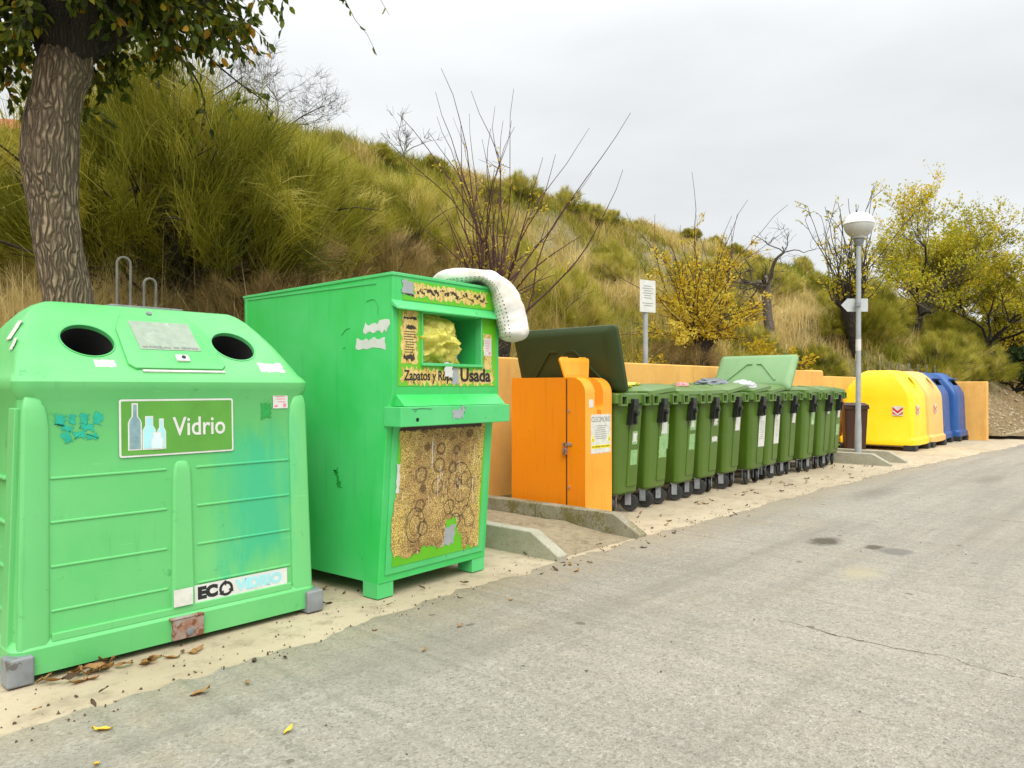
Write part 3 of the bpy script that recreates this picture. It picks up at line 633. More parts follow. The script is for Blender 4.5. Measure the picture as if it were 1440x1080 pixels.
# the big dark broom right of the elm, built from a few real shrubs growing together
bush(4.2, 10.2, 2.4, 1, 'large dark green broom bush just right of the big elm trunk', sz=1.08)
bush(5.2, 11.0, 2.3, 3, 'broad olive broom bush standing behind the large dark one', sz=1.0)
bush(6.5, 10.9, 1.9, 0, 'tall bright green broom bush behind the dark broom right of the elm', sz=1.05)
bush(4.9, 8.8, 1.3, 4, 'brown tangle of dead broom twigs below the large green broom', name='dead_bush', sz=.8)
bush(7.7, 10.2, 1.35, 4, 'brown dead bush leaning out below the bare hilltop tree', name='dead_bush', sz=.8)
bush(9.1, 11.2, 1.5, 2, 'upright light green broom bush left of the pollarded bare shoots')
bush(6.0, 9.6, 1.1, 5, 'pale brown thicket of dead twigs in front of the tall broom bushes', name='dead_bush', sz=.95)
bush(8.3, 11.9, 1.4, 0, 'rounded green broom bush under the bare hilltop tree')
bush(1.9, 13.5, 1.2, 3, 'small green broom bush up the slope left of the elm trunk')
bush(10.3, 10.6, 1.3, 5, 'brown dead bush left of the bare pollarded shoots', name='dead_bush', sz=.7)
G = 'broom bushes scattered over the hillside'
tx = ['small green broom bush on the crest of the hill', 'green broom bush halfway up the grassy slope', 'green broom bush low on the slope behind the wall', 'green broom bush on the far right of the slope']
sp = []
for x in np.arange(3.2, 42, 2.1): sp.append((x + rng.normal()*.9, 15.3 + rng.normal()*.5, .35 + .5*rng.random()**2, rng.choice([0,1,2,3]), 0))
for x in np.arange(8, 40, 2.1): sp.append((x + rng.normal()*.8, 12.2 + rng.normal()*1.1, .6 + .65*rng.random(), rng.choice([0,1,2,3,0,2]), 1))
for x in np.arange(12, 30, 1.9): sp.append((x + rng.normal()*.5, 8.2 + rng.normal()*.7, .65 + .5*rng.random(), rng.choice([1,2,3,5]), 2))
for x in np.arange(24.3, 50, 1.05): sp.append((x + rng.normal()*.4, 5.6 + 3.6*rng.random(), .9 + .7*rng.random(), rng.choice([0,1,2,3]), 3))
for x, y, s, k, q in sp: bush(float(x), float(y), float(s), int(k), tx[q], G + (', crest', ', middle', ', foot', ', far end')[q])

# ---- trees
def tree_parts(t, trunk, twigs, leaf, barkm, twigm, leafm, sides=10, tsides=4):
    v, f = tubes_np(trunk, sides); put('trunk', npmesh('trunk', v, [f], barkm, smooth=True), t, smooth=False)
    if twigs:
        v, f = tubes_np(twigs, tsides); put('branches', npmesh('branches', v, [f], twigm, smooth=True), t, smooth=False)
    if leaf is not None: put('crown', npmesh('crown', leaf[0], [leaf[1]], leafm, leaf[2]), t, smooth=False)

# big elm on the left
def elm():
    r = np.random.default_rng(21); bx, by = 1.86, 6.3
    t = thing('elm_tree', 'big elm with furrowed leaning trunk and drooping leaves behind the glass container', 'tree', (bx, by, 0))
    # visible course of the trunk, measured bend by bend (offsets from the base)
    ctr = [(.20,0,-.1),(.16,0,.5),(.11,0,1.2),(.08,0,1.8),(.05,0,2.1),(-.015,0,2.45),(-.055,0,2.8),(-.075,0,3.1),(-.06,0,3.4),(-.02,0,3.62),(.02,0,3.8),(.04,0,3.95)]
    rd = [.26,.205,.175,.165,.157,.150,.155,.178,.168,.157,.18,.15]
    P = []; Rr = []
    for k in range(len(ctr)-1):
        for q in range(6): f = q/6; P.append([ctr[k][i]*(1-f)+ctr[k+1][i]*f for i in range(3)]); Rr.append(rd[k]*(1-f)+rd[k+1]*f)
    P.append(ctr[-1]); Rr.append(rd[-1]); P = np.array(P); Rr = np.array(Rr)
    S = 96; a = np.arange(S)*2*np.pi/S; V = []
    for p, q in zip(P, Rr):
        # furrowed ridges that wander and fork up the trunk
        rid = np.abs(vnoise(a*8.5 + .9*np.sin(p[2]*2.1), p[2]*2.6 + 0*a) - .5)*2; big = vnoise(np.cos(a)*1.4+5, np.sin(a)*1.4 + p[2]*.9)
        rr = q*(1 + .16*(big-.5) + .11*(1-rid))
        V.append(np.stack([p[0]+rr*np.cos(a), p[1]+rr*np.sin(a), np.full(S, p[2])], -1))
    n = len(P); k = np.arange(n-1)[:,None]*S; j = np.arange(S)[None,:]; F = np.stack([k+j, k+(j+1)%S, k+S+(j+1)%S, k+S+j], -1).reshape(-1, 4)
    put('trunk', npmesh('trunk', np.concatenate(V), [F], M['bark'], smooth=True), t, smooth=False)
    top = np.array([.03,0,3.8]); limbs = []; subs = []; tw = []
    for d, L in (((.7,-.35,1.5),2.2),((.75,.2,1.6),2.2),((.2,-.9,1.3),2.0),((-.8,-.3,1.2),2.2),((-.6,.6,1.3),2.2),((.3,.8,1.4),2.4),((.1,-.1,1.8),2.6),((.4,-.2,1.8),2.5),((-.25,-.75,1.4),2.2)):
        l = limb(r, top, d, L, .11, .03, 9, .25, .2); limbs.append(l)
        for _ in range(7):
            i = r.integers(6, 10); dd = r.normal(size=3)*.7 + (l[0][i]-l[0][i-1])*4; dd[2] = abs(dd[2])*.6; s_ = limb(r, l[0][i], dd, .9+.6*r.random(), .018, .006, 6, .4, -.1); subs.append(s_)
            for _ in range(7):
                q = r.integers(1, 7); dd = r.normal(size=3)*.8 + (s_[0][q]-s_[0][q-1])*4; dd[2] -= .1; tw.append(limb(r, s_[0][q], dd, .45+.4*r.random(), .005, .002, 5, .3, -.5))
    # leafy sprays hanging towards the road, thinning out to the right
    rt = np.array([.674,-.738,0]); fw = np.array([.738,.674,0])
    for k in range(150):
        la = -1.0 + 2.05*r.random()**1.25; dp = r.normal()*.55; zz = 4.42 + .75*r.random() + .22*max(0, la-.3) - .12*(la < .2)
        if la > 1.02: dp = -.1 + .2*r.normal(); zz = 4.45 + .25*r.random()
        if la > .7 and r.random() > .62: continue
        p0 = rt*la + fw*dp + np.array([0,0,zz]); d = rt*(.5*np.sign(la-.1)*r.random()+.25) + fw*r.normal()*.3 + np.array([0,0,-.25-.5*r.random()])
        s_ = limb(r, p0, d, .35+.35*r.random(), .006, .002, 7, .2, -.25); tw.append(s_)
        src = limbs[int(r.integers(0, len(limbs)))][0][6]; subs.append((np.array([src, (src+p0)/2+np.array([0,0,.15]), p0]), np.array([.012,.009,.006])))
        for q in range(1, 8):
            for _ in range(2): tw.append(limb(r, s_[0][q], r.normal(size=3)*.7 + d*.6, .16+.18*r.random(), .003, .0015, 4, .2, -.5))
    v, f = tubes_np(limbs + subs, 7); o = put('branches', npmesh('branches', v, [f], M['bark_dark'], smooth=True), t, smooth=False)
    v, f = tubes_np(tw, 3); put('twigs', npmesh('twigs', v, [f], M['twig_dark'], smooth=True), t, smooth=False)
    P, D = along(tw, r, 6, .1, 1.0); m = len(P); tone = np.clip(.47+.22*r.normal(size=m) + .42*(r.random(m) > .86), 0, 1)
    v, f, tn = leaves_np(P, D, .055+.045*r.random(m), .58, tone, 5, .75)
    put('crown', npmesh('crown', v, [f], M['elm'], tn), t, smooth=False)
elm()

def pollard(name, label, x, y, zh, r0, n, Lmin, Lmax, spread, barkm, twigm, leafm=None, nleaf=0, leafL=.07, t0=.2, t1=1., lean=(0,0), side=.35, seed=1, tw=.014, tone0=.5, zt=None, thin=1, upc=.18):
    r = np.random.default_rng(seed); z0 = float(hz(x, y)) - .15 if zt is None else zt
    t = thing(name, label, 'tree', (x, y, z0)); H = zh - z0
    c = [(lean[0]*(1-f)*-1, lean[1]*(1-f)*-1, H*f) for f in np.linspace(0, 1, 9)]; c = np.array(c) + r.normal(size=(9,3))*.012; rr = r0*np.array([1.35,1.12,1,.95,.95,1,1.1,1.25,.9])
    trunk = [(c, rr)]
    for _ in range(5):
        d = r.normal(size=3)*.6; d[2] = abs(d[2])+.35; trunk.append(limb(r, c[-2], d, r0*2.4, r0*.75, r0*.5, 3, .2))
    shoots = []; fine = []
    for k in range(n):
        b = trunk[1+k % 5][0][-1] if k % 3 else c[-1]; el = min(abs(r.normal())*spread, 1.45); az = r.random()*6.28; d = (math.cos(az)*math.sin(el), math.sin(az)*math.sin(el), math.cos(el))
        L = (Lmin+(Lmax-Lmin)*r.random())*(1-.30*el); s_ = limb(r, b + r.normal(size=3)*r0*.25, d, L, tw*(.7+.6*r.random()), .0035*thin, 9, .22, upc); shoots.append(s_)
        for _ in range(r.poisson(side*10)):
            q = r.integers(1, 7 if t1 < .9 else 10); dd = (s_[0][q]-s_[0][q-1])/np.linalg.norm(s_[0][q]-s_[0][q-1]) + r.normal(size=3)*.5; fine.append(limb(r, s_[0][q], dd, (.2+.5*r.random())*L*.28, .0045*thin, .002*thin, 4, .25, .1))
    leaf = None
    if nleaf:
        P, D = along(shoots + fine*2, r, nleaf/(len(shoots)+2*len(fine)), t0, t1); m = len(P)
        P = P + r.normal(size=(m,3))*.03; cl = fbm(P[:,0]*1.7+seed, P[:,2]*1.7+P[:,1], 3)
        leaf = leaves_np(P, D, leafL*(.7+.6*r.random(m)), .5, np.clip(tone0+.2*r.normal(size=m)+(cl-.45)*1.3, 0, 1), seed+9, .35)
    tree_parts(t, trunk, shoots+fine, leaf, barkm, twigm, leafm); return t
pollard('pollarded_tree', 'bare pollarded tree with long upright shoots behind the clothing container', 7.95, 7.5, 2.55, .15, 46, 2.0, 3.6, .66, M['bark_dark'], M['twig'], M['gold'], 600, .05, .1, .6, seed=3, side=.5, tw=.0165, upc=.1)
pollard('pollarded_tree', 'golden leaved pollarded tree behind the wall and white notice', 13.75, 7.35, 2.45, .125, 74, 1.5, 3.5, 1.0, M['bark_dark'], M['twig'], M['gold'], 9500, .062, .12, .72, seed=4, side=1.0, tone0=.62, upc=.06)
pollard('pollarded_tree', 'dark pollarded tree with dry hanging shoots behind the street lamp', 23.3, 7.7, 4.05, .17, 64, 1.2, 3.4, .6, M['bark_dark'], M['twig_dark'], M['olive'], 1300, .10, .4, 1., seed=6, lean=(-.6,.25), side=.5, tw=.02, thin=2)
# few dark leaves left at the shoot tips of the bare pollard come with the gold leaves below
def spread_tree(name, label, x, y, H, W, r0, barkm, twigm, leafm=None, nleaf=0, leafL=.1, seed=1, levels=3, up=.35, thin=1., tone0=.45, wander=.3, fork=.3, zt=None, nb=(5,6,7), lean=(0,0)):
    r = np.random.default_rng(seed); z0 = float(hz(x, y)) - .15 if zt is None else zt; t = thing(name, label, 'tree', (x, y, z0))
    trunk = [limb(r, (0,0,0), (lean[0], lean[1], 1), H*fork, r0, r0*.7, 7, .12)]; cur = [(trunk[0][0][-1], trunk[0][0][-1]-trunk[0][0][-2], r0*.7)]; allb = []; last = []
    L = H*(1-fork)*.5
    for lv in range(levels):
        nxt = []
        for p, d, rr in cur:
            for k in range(nb[lv]):
                dd = d/np.linalg.norm(d)*.55 + r.normal(size=3)*np.array([W, W, .5])*.62 + np.array([0,0,up]); l = limb(r, p, dd, L*(.65+.6*r.random()), rr*.6, rr*.28, 6, wander, .1); allb.append(l) if lv else trunk.append(l)
                i = 3 + int(r.integers(0, 4)); nxt.append((l[0][i], l[0][i]-l[0][i-1], max(l[1][i], .0035*thin)))
                if lv == levels-1: last.append(l)
        cur = nxt; L *= .62
    leaf = None
    if nleaf:
        P, D = along(last, r, nleaf/len(last), .05, 1.1 if False else 1.); m = len(P); P = P + r.normal(size=(m,3))*.012*H; cl = fbm(P[:,0]*.9+seed, P[:,2]*.9+P[:,1]*.5, 3)
        leaf = leaves_np(P, D, leafL*(.7+.6*r.random(m)), .55, np.clip(tone0+.18*r.normal(size=m)+(cl-.45)*1.4 , 0, 1), seed, .35)
    tree_parts(t, trunk, allb, leaf, barkm, twigm, leafm, 9, 3); return t
spread_tree('bare_tree', 'grey leafless tree on the crest of the hill above the broom bushes', 9.0, 15.4, 2.9, 1.4, .05, M['twig_grey'], M['twig_grey'], seed=31, levels=4, nb=(8,6,5,5), thin=1.7, fork=.10, up=.42)
spread_tree('bare_tree', 'gnarled leafless tree with pale trunk beside the golden tree', 21.2, 9.0, 5.2, 1.25, .17, M['bark_pale'], M['twig_dark'], seed=35, levels=4, nb=(4,4,3,3), thin=3., fork=.45, up=.2, wander=.55)
spread_tree('small_bare_tree', 'small leafless shrub tree on the crest right of the bare tree', 13.0, 15.8, 1.8, .9, .04, M['twig_grey'], M['twig_grey'], seed=36, levels=3, nb=(5,5,4), thin=2.6, fork=.15, up=.6)
spread_tree('autumn_tree', 'tall yellow green autumn tree just right of the street lamp', 31.6, 7.9, 6.5, .85, .15, M['bark_dark'], M['twig_mid'], M['olive'], 14000, .095, seed=41, levels=4, nb=(8,7,6,4), thin=2, fork=.20, up=.5, tone0=.42)
spread_tree('autumn_tree', 'wide yellowing autumn tree at the right edge beyond the end wall', 35.5, 6.3, 6.4, 1.05, .14, M['bark_dark'], M['twig_mid'], M['olive'], 14500, .105, seed=43, levels=4, nb=(8,7,6,4), thin=2, fork=.17, up=.4, tone0=.50)
spread_tree('autumn_tree', 'far autumn tree showing between the two nearer yellow green trees', 42, 9.0, 6.6, .9, .18, M['bark_dark'], M['twig_dark'], M['olive'], 9000, .15, seed=44, levels=4, nb=(7,6,5,4), thin=3, fork=.2, up=.5, tone0=.38)
spread_tree('autumn_tree', 'bushy low autumn tree at the far right edge behind the gravel bank', 41, 6.6, 5.4, 1.1, .14, M['bark_dark'], M['twig_dark'], M['olive'], 12000, .13, seed=52, levels=4, nb=(8,6,6,4), thin=2, fork=.07, up=.3, tone0=.46)
spread_tree('evergreen_shrub', 'dark evergreen shrub at the right edge above the gravel bank', 33.4, 5.0, 2.9, 1.1, .10, M['bark_dark'], M['twig_dark'], M['darkshrub'], 5200, .15, seed=46, levels=3, nb=(6,6,6), thin=2, fork=.06, up=.4)
spread_tree('yellow_shrub', 'low yellow leaved shrub on the slope right of the golden tree', 17.6, 7.6, 2.3, 1.2, .05, M['twig'], M['twig'], M['gold'], 3000, .08, seed=47, levels=3, nb=(6,6,5), thin=2, fork=.05, up=.4, tone0=.3)
spread_tree('yellow_shrub', 'low yellow leaved shrub below the white notice', 11.6, 7.3, 2.0, 1.2, .05, M['twig'], M['twig'], M['gold'], 2200, .06, seed=48, levels=3, nb=(6,6,5), thin=1.5, fork=.05, up=.4, tone0=.25)
# house on the far hilltop, mostly behind the elm
t = thing('house', 'white house with red tiled roof far off behind the elm', 'house', (8.0, 35.5, float(hz(8.0, 35.5))-.3), R(-35)); zb = 12.2 - t.location.z
b = MB(); b.box(-1.7, 1.7, -3, 3, 0, zb-1.5); b.build('wall', M['housewall'], t, .02)
b = MB(); b.prism([(-3.5,zb-1.5),(3.5,zb-1.5),(0,zb)], lambda p: Vector((-2.0,p[0],p[1])), lambda p: Vector((2.0,p[0],p[1]))); b.build('roof', M['rooftile'], t)
b = MB()
for xx in (-.9, .9): b.box(xx-.5, xx+.5, -3.03, -2.97, zb-3.2, zb-2.0)
b.build('window', M['black'], t)
# ------------------------------------------------------------------ glass container (green igloo)
def lifting_hoop(t, x, y, z, h, wdt, r=.0075):
    b = MB(); a = [(x-wdt/2, y, z-.01), (x-wdt/2, y, z+h-wdt/2)] + [(x-wdt/2*math.cos(R(q)), y, z+h-wdt/2+wdt/2*math.sin(R(q))) for q in range(20, 161, 20)] + [(x+wdt/2, y, z+h-wdt/2), (x+wdt/2, y, z-.01)]
    b.tube(a, r, 10); return b.build('lifting_hook', M['hook'], t)
def glass_container():
    t = thing('glass_container', 'large pale green glass recycling container with two round holes, nearest at the left', 'container', (1.825, 4.70, 0))
    b = MB()
    rings = [(.03,.825,.625,.07),(.15,.825,.625,.07),(.185,.80,.595,.07),(.6,.79,.58,.07),(1.0,.782,.566,.07),(1.34,.775,.555,.07),(1.385,.80,.58,.08),(1.43,.805,.585,.09),(1.455,.795,.57,.1),(1.475,.775,.548,.1),
             (1.56,.752,.454,.1),(1.66,.718,.344,.1),(1.75,.670,.245,.1),(1.82,.615,.168,.09),(1.855,.57,.125,.08),(1.872,.53,.09,.06)]
    b.loft([rrect(hx, hy, r, z, 6) for z, hx, hy, r in rings]); body = b.build('body', [M['igloo'], M['void']], t, ang=28)
    fy = lambda z: -(.595 - (z-.185)/(1.155)*.040)
    # hood plane frame: from shoulder (y -.548, z 1.475) to ridge (y -.125, z 1.855)
    hv = Vector((0, .423, .38)).normalized(); hoodM = lambda x, s_: frame(Vector((x, -.548, 1.475)) + hv*s_, (1,0,0), hv)
    holes = [hoodM(-.415, .262), hoodM(.40, .262)]
    bool_cut(body, [MB().lathe([(.129,-.30),(.129,.1)], n=40, m=1, M=h) for h in holes])
    for h in holes:
        b = MB(); b.lathe([(.1285,-.02),(.1285,.004),(.137,.005),(.140,-.004)], n=40, M=h, caps=False); b.build('inlet_rim', M['igloo_dark'], t)
    b = MB()   # moulded relief of the front: corner columns, centre pilaster, horizontal ribs
    def strip(x0, x1, z0, z1, pr, tz=0):
        v = []
        for z in (z0, z1):
            k = tz if z == z1 else 0
            for y in (fy(z)-pr, fy(z)+.02):
                sl = .004 if y < fy(z) else 0
                for x in (x0+k+sl, x1-k-sl): v.append((x, y, z))
        b.hexa(v)
    def column(sx):
        prof = [(.14,.020,.797,.66),(1.20,.020,.774,.655),(1.29,.018,.771,.665),(1.335,.013,.764,.685),(1.355,.003,.755,.71)]; rg_ = []
        for z, pr_, xo, xi in prof: rg_.append([(sx*xi, fy(z)+.02, z),(sx*xi, fy(z)-pr_*.4, z),(sx*(xi+.02), fy(z)-pr_, z),(sx*(xo-.015), fy(z)-pr_, z),(sx*xo, fy(z)-pr_*.5, z),(sx*xo, fy(z)+.02, z)])
        b.loft(rg_)
    column(-1); column(1)
    rg_ = []
    for z, pr_, h_ in ((.14,.017,.068),(.90,.017,.052),(.955,.016,.047),(.985,.012,.035),(.997,.003,.018)): rg_.append([(-.008-h_, fy(z)+.02, z),(-.008-h_, fy(z)-pr_*.4, z),(-.008-h_*.75, fy(z)-pr_, z),(-.008+h_*.75, fy(z)-pr_, z),(-.008+h_, fy(z)-pr_*.4, z),(-.008+h_, fy(z)+.02, z)])
    b.loft(rg_)
    for z in (.955,.74,.525,.31): strip(-.655,-.085,z-.007,z+.007,.0055); strip(.07,.655,z-.007,z+.007,.0055)
    strip(-.655,.655,.165,.205,.018)
    # relief on the left end wall
    for y0, y1 in ((-.53,-.43),(.43,.53)): b.hexa([(-.822,y0,.14),(-.75,y0,.14),(-.822,y1,.14),(-.75,y1,.14),(-.792,y0,1.30),(-.75,y0,1.30),(-.792,y1,1.30),(-.75,y1,1.30)])
    for z in (.955,.74,.525,.31): b.box(-.806,-.77,-.42,.42,z-.008,z+.008)
    b.build('relief', M['igloo'], t, .012, 3)
    for sx in (-1, 1):
        for sy in (-1, 1):
            b = MB(); b.box(min(sx*.85,sx*.735), max(sx*.85,sx*.735), min(sy*.655,sy*.54), max(sy*.655,sy*.54), 0, .135); b.build('foot', M['galv'], t, .012)
    b = MB(); b.box(-.085,.085,-.648,-.60,.035,.145); b.box(-.10,.085,-.652,-.60,.145,.155); br = b.build('fixing_bracket', M['rust'], t, .004)
    b = MB(); b.lathe([(.021,.0),(.021,.008),(.012,.012),(.0001,.012)], n=6, M=frame((.005,-.648,.07),(1,0,0),(0,0,1))); b.build('bolt', M['galv'], br)
    # lid plate on the hood
    Mh = hoodM(.005, .265); b = MB()
    pts = [(-.20,.235),(-.255,.10),(-.27,-.20),(-.24,-.235),(.24,-.235),(.27,-.20),(.255,.10),(.20,.235)]
    b.prism(pts, lambda p: Mh @ Vector((p[0],p[1],-.004)), lambda p: Mh @ Vector((p[0],p[1],.016))); hp = b.build('access_hatch', M['igloo'], t, .006)
    b = MB(); plate(b, Mh @ Matrix.Translation((-.005,.045,.016)), .34, .25, .003); pl = b.build('notice_plate', M['greyplate'], hp)
    b = MB(); text_mb(b, 'NO PORCELANA   NO CERÁMICA', .026, Mh @ Matrix.Translation((-.005,-.062,.0195)), width=.31); b.build('lettering', M['greyprint'], hp)
    b = MB(); plate(b, Mh @ Matrix.Translation((.03,-.155,.016)), .07, .05, .012); b.lathe([(.012,.028),(.012,.034),(.001,.034)], n=10, M=Mh @ Matrix.Translation((.035,-.153,0)), m=1); b.build('lock', [M['white'], M['black']], hp)
    b = MB(); plate(b, Mh @ Matrix.Translation((.02,-.25,.0)), .46, .014, .010); b.build('hatch_sill', M['offwhite'], t)
    b = MB(); b.lathe([(.016,0),(.016,.01),(.008,.012),(.001,.012)], n=12, M=hoodM(-.02,.535)); b.build('rivet', M['galv'], t)
    # lifting gear
    b = MB(); b.box(-.21,.21,-.085,.085,1.868,1.883); b.build('lifting_plate', M['galv'], t, .003)
    lifting_hoop(t, -.115, -.03, 1.88, .29, .075); lifting_hoop(t, .035, -.03, 1.88, .18, .07)
    # Vidrio sign
    Ms = frame((-.02, fy(1.185)-.004, 1.185), (1,0,0), (0,.0347,1)); b = MB(); plate(b, Ms, .625, .305, .003, circ=.012); sg = b.build('sign_border', M['white'], t)
    b = MB(); plate(b, Ms @ Matrix.Translation((0,0,.003)), .605, .285, .0015, circ=.006); b.build('sign_panel', M['signgreen'], sg)
    T = Ms @ Matrix.Translation((.115,-.005,.0048)); b = MB(); text_mb(b, 'Vidrio', .145, T, bold=.0015, width=.30); b.build('lettering', M['white'], sg)
    def bottle(cx, y0, w_, h, neck, mm, z=.0048):
        b = MB()
        for g, dz, m_ in ((.007, 0, 0), (0, .0012, 1)):
            s_ = w_/2+g; n_ = neck/2+g; bt = y0-g; hh = h+g; sh = y0+h*.58
            pts = [(-s_,bt),(s_,bt),(s_,sh),(s_*.8,sh+h*.08),(n_,sh+h*.15),(n_,y0+hh),(-n_,y0+hh),(-n_,sh+h*.15),(-s_*.8,sh+h*.08),(-s_,sh)]
            b.prism(pts, lambda p: Ms @ Vector((cx+p[0],p[1],z+dz)), lambda p: Ms @ Vector((cx+p[0],p[1],z+dz+.001)), m_)
        b.build('bottle_print', [M['white'], mm], sg)
    bottle(-.235,-.11,.056,.235,.018,M['bottle_grey']); bottle(-.162,-.11,.056,.165,.028,M['bottle_blue'],.0052); bottle(-.098,-.11,.034,.15,.011,M['bottle_blue'],.0052); bottle(-.122,-.112,.05,.08,.03,M['pale'],.0075)
    # ECO strip
    Mv = frame((.335, fy(.25)-.0075, .25), (1,0,0), (0,.0347,1)); b = MB(); plate(b, Mv, .575, .098, .003, m=0)
    es = b.build('sticker_strip', M['white'], t)
    Mt = Mv @ Matrix.Translation((-.21,0,.003)); b = MB(); text_mb(b, 'EC', .085, Mt, bold=.006, width=.115); text_mb(b, '2', .04, Mt @ Matrix.Translation((.10,.0,0))) if 0 else None
    cM = Mt @ Matrix.Translation((.108,0,0))
    for k in range(3):   # ring of arrows standing for the O
        pts = [(math.cos(R(a))*rr, math.sin(R(a))*rr) for rr, rng_ in ((.041, range(k*120, k*120+91, 15)), (.026, range(k*120+90, k*120-1, -15))) for a in rng_]
        b.prism(pts, lambda p: cM @ Vector((p[0],p[1],0)), lambda p: cM @ Vector((p[0],p[1],.0015)))
        a0 = R(k*120+90); e = Vector((math.cos(a0), math.sin(a0))); q = Vector((-e.y, e.x)); tri = [e*.050, e*.016, e*.033+q*.024]
        b.prism([(p.x,p.y) for p in tri], lambda p: cM @ Vector((p[0],p[1],.0002)), lambda p: cM @ Vector((p[0],p[1],.0019)))
    b.build('lettering', M['black'], es); b = MB(); text_mb(b, 'VIDRIO', .082, Mv @ Matrix.Translation((.105,0,.003)), bold=.006, width=.30); b.build('faded_lettering', M['bottle_blue'], es)
    b = MB(); plate(b, frame((-.02, fy(.25)-.0295, .255), (1,0,0), (0,.0347,1)), .105, .092, .002); b.build('sticker', M['offwhite'], t)
    # small stickers, smears and scribbles
    b = MB(); plate(b, hoodM(-.375,.075), .105, .058, .0015, ragged=.006, seed=2); b.build('torn_label', M['white'], t)
    b = MB(); plate(b, hoodM(.575,.068), .16, .09, .0015, ragged=.014, seed=3); b.build('torn_label', M['white'], t)
    Mp = frame((.60, fy(1.3)-.003, 1.325), (1,0,.0), (0,.0347,1)); b = MB(); plate(b, Mp, .10, .105, .002); st = b.build('sticker', M['white'], t)
    b = MB()
    for k, yy in enumerate((.035,.02,.005,-.012)): plate(b, Mp @ Matrix.Translation((-.005+.004*k,yy,.002)), .075-.008*k, .005, .0008)
    plate(b, Mp @ Matrix.Translation((.028,-.034,.002)), .018, .022, .0008); plate(b, Mp @ Matrix.Translation((-.03,-.038,.002)), .022, .012, .0008); b.build('sticker_print', M['pink'], st)
    b = MB(); plate(b, frame((.505, fy(1.27)-.003, 1.26), (1,0,.08), (0,.0347,1)), .075, .095, .0012, ragged=.012, seed=5, n=14); b.build('paint_smear', M['darkgreen_paint'], t)
    b = MB(); r = random.Random(4); G0 = frame((-.52, fy(1.2)-.003, 1.185), (1,0,-.05), (0,.0347,1))
    cells = [(-.085,.05,.05,.06),(-.03,.055,.035,.05),(.025,.06,.045,.06),(.085,.06,.05,.07),(-.05,.01,.06,.035),(.035,.015,.07,.035),(-.055,-.035,.045,.06),(.0,-.025,.055,.035),(.06,-.03,.06,.035)]
    for k, (cx, cy, ww, hh) in enumerate(cells):
        plate(b, G0 @ Matrix.Translation((cx,cy,0)) @ Matrix.Rotation(r.uniform(-.3,.3),4,'Z'), ww, hh, .001, ragged=.012, seed=10+k, n=9)
    b.build('graffiti', M['teal'], t)
    # stickers on the sloping left end of the hood
    for z, y, w_, h in ((1.70,-.17,.09,.12),(1.62,-.29,.05,.07)):
        b = MB(); plate(b, frame((-.702 if z > 1.65 else -.737, y, z), (0,-1,0), (.47,0,.88) if z > 1.65 else (.36,0,.93)), w_, h, .002, ragged=.008, seed=int(z*100)); b.build('torn_label', M['white'], t)
glass_container()

